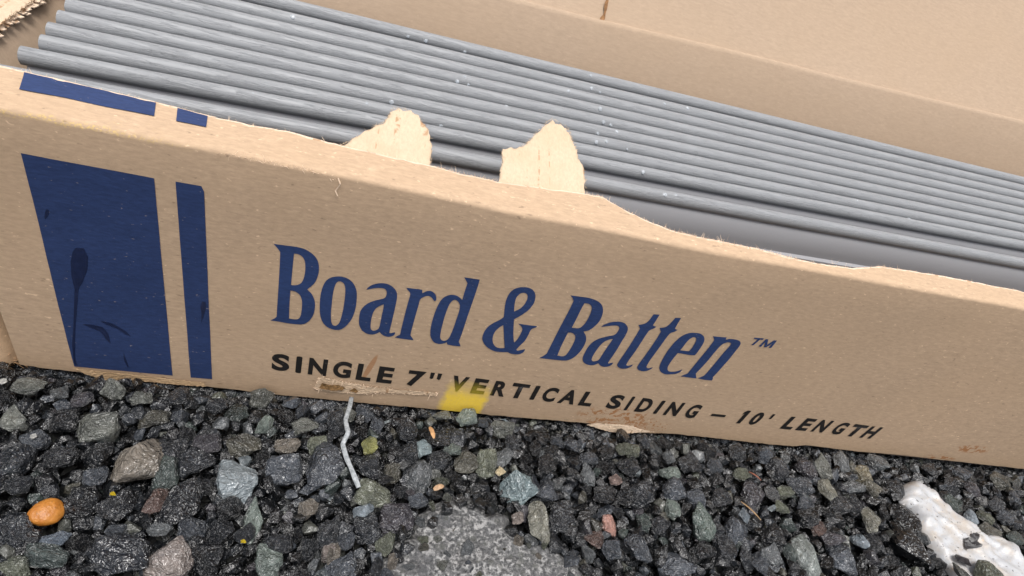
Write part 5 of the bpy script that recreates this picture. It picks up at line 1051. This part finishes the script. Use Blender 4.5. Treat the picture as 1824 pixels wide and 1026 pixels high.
for i in range(30):
    a = 2 * math.pi * i / 30
    c_, s_ = math.cos(a), math.sin(a)
    PROF.append((math.copysign(abs(c_) ** 1.0, c_), math.copysign(abs(s_) ** 1.0, s_)))
for k, (y0, sl, zc) in enumerate(centres):
    t = thing("siding_panel", names[k], "siding", (1.3, y0 + sl * 1.3, 0.008), "grey vinyl siding panels standing in the carton")
    x0 = ENDS[k]
    sx = [x0 + 0.02 * i for i in range(60)] + [x0 + 1.2 + 0.1 * i for i in range(17)]
    bm = bmesh.new()
    prev = None; first = None
    for x in sx:
        yy = y0 + sl * x; zz = zc + 0.0004 * nz(x * 3, k * 5)
        yy += 0.0004 * nz(x * 2.2, k * 3, 5)
        ro = [bm.verts.new((x, yy + R_BAR * c * 0.985, zz + R_BAR * s * 1.12)) for c, s in PROF]
        ri = [bm.verts.new((x, yy + (R_BAR - 0.0016) * c, zz + (R_BAR - 0.0016) * s * 1.12)) for c, s in PROF]
        if prev:
            for i in range(30):
                j = (i + 1) % 30
                bm.faces.new((prev[0][i], ro[i], ro[j], prev[0][j]))
                bm.faces.new((prev[1][i], prev[1][j], ri[j], ri[i]))
        else:
            for i in range(30):
                j = (i + 1) % 30
                bm.faces.new((ro[i], ro[j], ri[j], ri[i]))
        prev = (ro, ri)
    for i in range(30):
        j = (i + 1) % 30
        bm.faces.new((prev[0][i], prev[1][i], prev[1][j], prev[0][j]))
    bmesh.ops.recalc_face_normals(bm, faces=bm.faces[:])
    obj_bm("batten", bm, M_SIDE, t, 45)
    # the flat board hanging below the rounded batten, with its stepped lock near the middle
    pr_ = [(0.000, -R_BAR * 0.9), (-0.004, -R_BAR - 0.004), (-0.0045, -0.030), (-0.0045, -0.0365), (-0.0075, -0.0385), (-0.0075, -0.055), (-0.003, -0.059), (-0.002, -zc + 0.012)]
    rows = []
    for x in sx:
        rows.append([(x + 0.003, y0 + sl * x + a + 0.0005 * nz(x * 4, b * 20, k), zc + b) for a, b in pr_])
    sheet("board", rows, M_SIDEF, 0.0013, t, 40)

# ---- rain drops on the siding
N = NT("water", 0.03, 0.5)
N.b.inputs["Transmission Weight"].default_value = 0.7
N.b.inputs["Base Color"].default_value = (0.85, 0.9, 0.95, 1)
N.b.inputs["IOR"].default_value = 1.33
M_WATER = N.mat
bm = bmesh.new()
bmesh.ops.create_icosphere(bm, subdivisions=3, radius=1.0)
for v in bm.verts:
    if v.co.z < -0.25: v.co.z = -0.25
drop_me = bpy.data.meshes.new("water_drop"); bm.to_mesh(drop_me); bm.free()
drop_me.materials.append(M_WATER)
drop_me.polygons.foreach_set("use_smooth", [True] * len(drop_me.polygons))
rr = random.Random(3)
for d in DRAYS:
    d = Vector(d).normalized()
    best = None
    for (y0, sl, zc) in centres:
        # ray against the tilted cylinder
        ax = Vector((1, sl, 0)).normalized()
        oc = C - Vector((0, y0, zc))
        dd = d - ax * d.dot(ax); ww = oc - ax * oc.dot(ax)
        A, B, CC = dd.dot(dd), 2 * dd.dot(ww), ww.dot(ww) - R_BAR ** 2
        disc = B * B - 4 * A * CC
        if disc < 0: continue
        t = (-B - math.sqrt(disc)) / (2 * A)
        if best is None or t < best[0]:
            p = C + d * t
            q = p - Vector((0, y0, zc)); nn = (q - ax * q.dot(ax)).normalized()
            best = (t, p, nn)
    if not best: continue
    o = bpy.data.objects.new("water_drop", drop_me)
    COL.objects.link(o)
    s = rr.uniform(0.0012, 0.0024)
    o.location = best[1]; o.scale = (s, s, s * 0.5)
    o.rotation_euler = best[2].to_track_quat('Z', 'Y').to_euler()
    tag(o, "small clear rain drop beaded on the grey siding", "water drop", "rain drops beaded on the siding panels")

# ---------------------------------------------------------------- grey strap under the carton
sp = [(0.131, 0.03, 0.001), (0.1308, 0.004, 0.001), (0.130, -0.0128, 0.008), (0.1276, -0.0315, 0.0125), (0.1311, -0.0448, 0.015), (0.1279, -0.0544, 0.0125), (0.1325, -0.0667, 0.012), (0.1373, -0.0765, 0.013), (0.1444, -0.0907, 0.0115)]
pts = []
for a, b in zip(sp, sp[1:]):
    for k in range(7): pts.append(Vector(a).lerp(Vector(b), k / 7))
pts.append(Vector(sp[-1]))
sm = [pts[0]] + [(pts[i - 1] + pts[i] * 2 + pts[i + 1]) / 4 for i in range(1, len(pts) - 1)] + [pts[-1]]
rows = []
for i, p in enumerate(sm):
    d = (sm[min(len(sm) - 1, i + 1)] - sm[max(0, i - 1)]).normalized()
    side = d.cross(Vector((0, 0, 1))).normalized()
    tw = 0.35 * nz(i * 0.13, 2)
    side = (side + Vector((0, 0, tw))).normalized() * (0.0019 + 0.0003 * nz(i * 0.2, 9))
    up = Vector((0, 0, 0.0003))
    rows.append([p - side, p - side * 0.8 - up, p - side * 0.3 - up, p + side * 0.3 - up, p + side * 0.8 - up, p + side])
N = NT("strap_plastic", 0.35, 0.5)
n = N.noise(N.coord("Object"), 420, 3, 0.6)
N.col(N.mix(N.ramp(n, 0.35, 0.65), (0.16, 0.175, 0.185), (0.34, 0.36, 0.375))); N.bump(n, 0.5, 0.0006)
strap = sheet("packing_strap", rows, N.mat, 0.0006, None, 60)
tag(strap, "kinked flat grey plastic strap sticking out from under the carton", "strap")

# ---------------------------------------------------------------- dirty white plastic half buried at the right
bm = loops_to_bm([BAG])
bmesh.ops.triangulate(bm, faces=bm.faces[:])
for ax in (0, 1):
    lo = min(v.co[ax] for v in bm.verts); hi = max(v.co[ax] for v in bm.verts); k = lo
    while k < hi:
        k += 0.0028
        bmesh.ops.bisect_plane(bm, geom=bm.verts[:] + bm.edges[:] + bm.faces[:], dist=1e-6, plane_co=(k, k, 0), plane_no=(1 - ax, ax, 0))
def bag_z(x, y):
    d = 1e9
    for (a, b), (c, e) in zip(BAG, BAG[1:] + BAG[:1]):
        L2 = (c - a) ** 2 + (e - b) ** 2
        t = max(0, min(1, ((x - a) * (c - a) + (y - b) * (e - b)) / L2))
        d = min(d, math.hypot(x - a - t * (c - a), y - b - t * (e - b)))
    t = min(1, d / 0.022)
    h = 0.013 * math.sqrt(1 - (1 - t) ** 2)
    u, v_ = (x - y) * 0.7071, (x + y) * 0.7071
    cr = 1 - abs(nz(u * 16, v_ * 55, 2)) * 2
    c2 = 1 - abs(nz(u * 60 + 3, v_ * 48, 6)) * 2
    return 0.0005 + h * (0.75 + 0.35 * nz(x * 26, y * 26, 8)) + min(1, d / 0.006) * (0.0065 * max(0, cr - 0.35) + 0.0032 * max(0, c2 - 0.4) + 0.0012 * nz(x * 130, y * 130, 1) + 0.0007 * abs(nz(x * 300, y * 300)))
for v in bm.verts: v.co.z = bag_z(v.co.x, v.co.y)
for f in bm.faces:
    f.normal_update()
    if f.normal.z < 0: f.normal_flip()
geo = bmesh.ops.extrude_face_region(bm, geom=bm.faces[:])
for v in [q for q in geo["geom"] if isinstance(q, bmesh.types.BMVert)]: v.co.z += 0.0006
bmesh.ops.recalc_face_normals(bm, faces=bm.faces[:])
N = NT("dirty_white_plastic", 0.38, 0.45)
b1 = N.noise(N.coord("Object"), 45, 4, 0.6); b2 = N.noise(N.coord("Object"), 210, 4, 0.7); b3 = N.noise(N.coord("Object", (1, 1, 1), (2, 5, 1)), 330, 2)
c = N.mix(N.ramp(b1, 0.45, 0.7, 0, 0.6), (0.37, 0.38, 0.395), (0.33, 0.26, 0.18))
c = N.mix(N.ramp(b2, 0.58, 0.7, 0, 0.45), c, (0.45, 0.32, 0.19))
c = N.mix(N.ramp(b3, 0.67, 0.71), c, (0.03, 0.028, 0.025))
N.col(c)
N.b.inputs["Subsurface Weight"].default_value = 0.15
N.b.inputs["Subsurface Radius"].default_value = (0.004, 0.004, 0.003)
N.bump(N.noise(N.coord("Object"), 160, 5, 0.6, 0.8), 0.5, 0.0015)
bag = obj_bm("plastic_bag", bm, N.mat, None, 180)
tag(bag, "dirty white crumpled plastic bag half buried at the right", "plastic bag")
def on_bag(name, poly):
    bm = loops_to_bm([poly])
    bmesh.ops.triangulate(bm, faces=bm.faces[:])
    for ax in (0, 1):
        lo = min(v.co[ax] for v in bm.verts); hi = max(v.co[ax] for v in bm.verts); k = lo
        while k < hi:
            k += 0.0014
            bmesh.ops.bisect_plane(bm, geom=bm.verts[:] + bm.edges[:] + bm.faces[:], dist=1e-6, plane_co=(k, k, 0), plane_no=(1 - ax, ax, 0))
    for v in bm.verts: v.co.z = bag_z(v.co.x, v.co.y) + 0.0026
    for f in bm.faces:
        f.normal_update()
        if f.normal.z < 0: f.normal_flip()
    return obj_bm(name, bm, plain("black_bag_print", (0.022, 0.021, 0.023), 0.4, 0.4), bag)
on_bag("printed_mark", [(0.7463, -0.1023), (0.7541, -0.1019), (0.7552, -0.1042), (0.7586, -0.1028), (0.7599, -0.1004), (0.7596, -0.0981), (0.7641, -0.0955), (0.7689, -0.0952), (0.77, -0.0975), (0.7673, -0.1012), (0.7627, -0.1055), (0.7575, -0.1121), (0.7403, -0.1131)])
o = add_stone(BIG[11], 0.7256, -0.1250, 0.0165, 0.0150, 0.0090, 0.006, -0.5, 0.1, (0.02, 0.017, 0.021)); tag(o, "flat black sliver of stone lying on the white plastic bag", "stone")
o = add_stone(BIG[4], 0.7390, -0.1400, 0.020, 0.032, 0.026, 0.020, 0.4, 0.1, (0.055, 0.062, 0.045)); tag(o, "dark olive rounded stone lying on the white plastic bag", "stone")
o = add_stone(BIG[9], 0.7130, -0.1374, 0.017, 0.012, 0.020, 0.012, 0.2, 0.1, (0.07, 0.072, 0.066)); tag(o, "narrow grey stone on the bag beside the olive stone", "stone")

# ---------------------------------------------------------------- litter on the gravel
def sliver(name, a, b, wd, colr, label, cat):
    a, b = Vector(a), Vector(b)
    d = (b - a); s = d.cross(Vector((0, 0, 1))).normalized() * wd
    rows = []
    for k in range(7):
        t = k / 6; q = a + d * t + Vector((0, 0, 0.0015 * math.sin(t * 3)))
        e = (0.35, 0.8, 1.0, 0.9, 1.0, 0.7, 0.25)[k]
        rows.append([q - s * e, q + Vector((0, 0, wd * 0.6 * e)), q + s * e])
    o = sheet(name, rows, plain(name + "_wood", colr, 0.6, 0.3, 0.3, 500, 0.3), wd * 0.5, None, 60)
    tag(o, label, cat)
sliver("twig", (0.4946, -0.0784, 0.012), (0.5076, -0.0962, 0.013), 0.0007, (0.20, 0.125, 0.06), "thin straw brown twig lying on the gravel, right of centre", "twig")
sliver("twig", (0.5177, -0.0455, 0.012), (0.5266, -0.0545, 0.013), 0.0007, (0.17, 0.06, 0.035), "short reddish brown twig just below the carton's printed dash", "twig")
sliver("wood_chip", (0.1988, -0.031, 0.013), (0.2024, -0.0417, 0.013), 0.0016, (0.36, 0.20, 0.09), "pale orange splinter of wood below the yellow paint", "wood chip")
sliver("wood_chip", (0.2031, -0.0885, 0.012), (0.2105, -0.085, 0.012), 0.0018, (0.34, 0.22, 0.13), "small pale wood chip just above the concrete lump", "wood chip")
cs = add_stone(BIG[6], 0.2597, -0.0671, 0.012, 0.0085, 0.0085, 0.006, 0.5, 0.2, (0.62, 0.52, 0.34)); tag(cs, "tiny cream chip above the teal stone", "stone")
for x, y, s, lb in ((-0.0823, -0.0683, 0.0042, "tiny white pebble in black gravel above the orange pebble"), (-0.1199, -0.025, 0.005, "tiny white pebble beside the carton's lower left corner"),
                ):
    o = add_stone(BIG[2], x, y, 0.010, s, s * 0.9, s * 0.7, 0.5, 0.2, (0.62, 0.62, 0.60)); tag(o, lb, "pebble")
for x, y, lb in ((-0.0185, -0.1085, "bright yellow paint fleck right of the orange pebble"), (0.071, -0.137, "bright yellow paint fleck right of the elongated pale green stone")):
    o = add_stone(BIG[8], x, y, 0.0125, 0.0035, 0.003, 0.0018, 0.5, 0.2, (0.80, 0.58, 0.02)); tag(o, lb, "paint fleck")
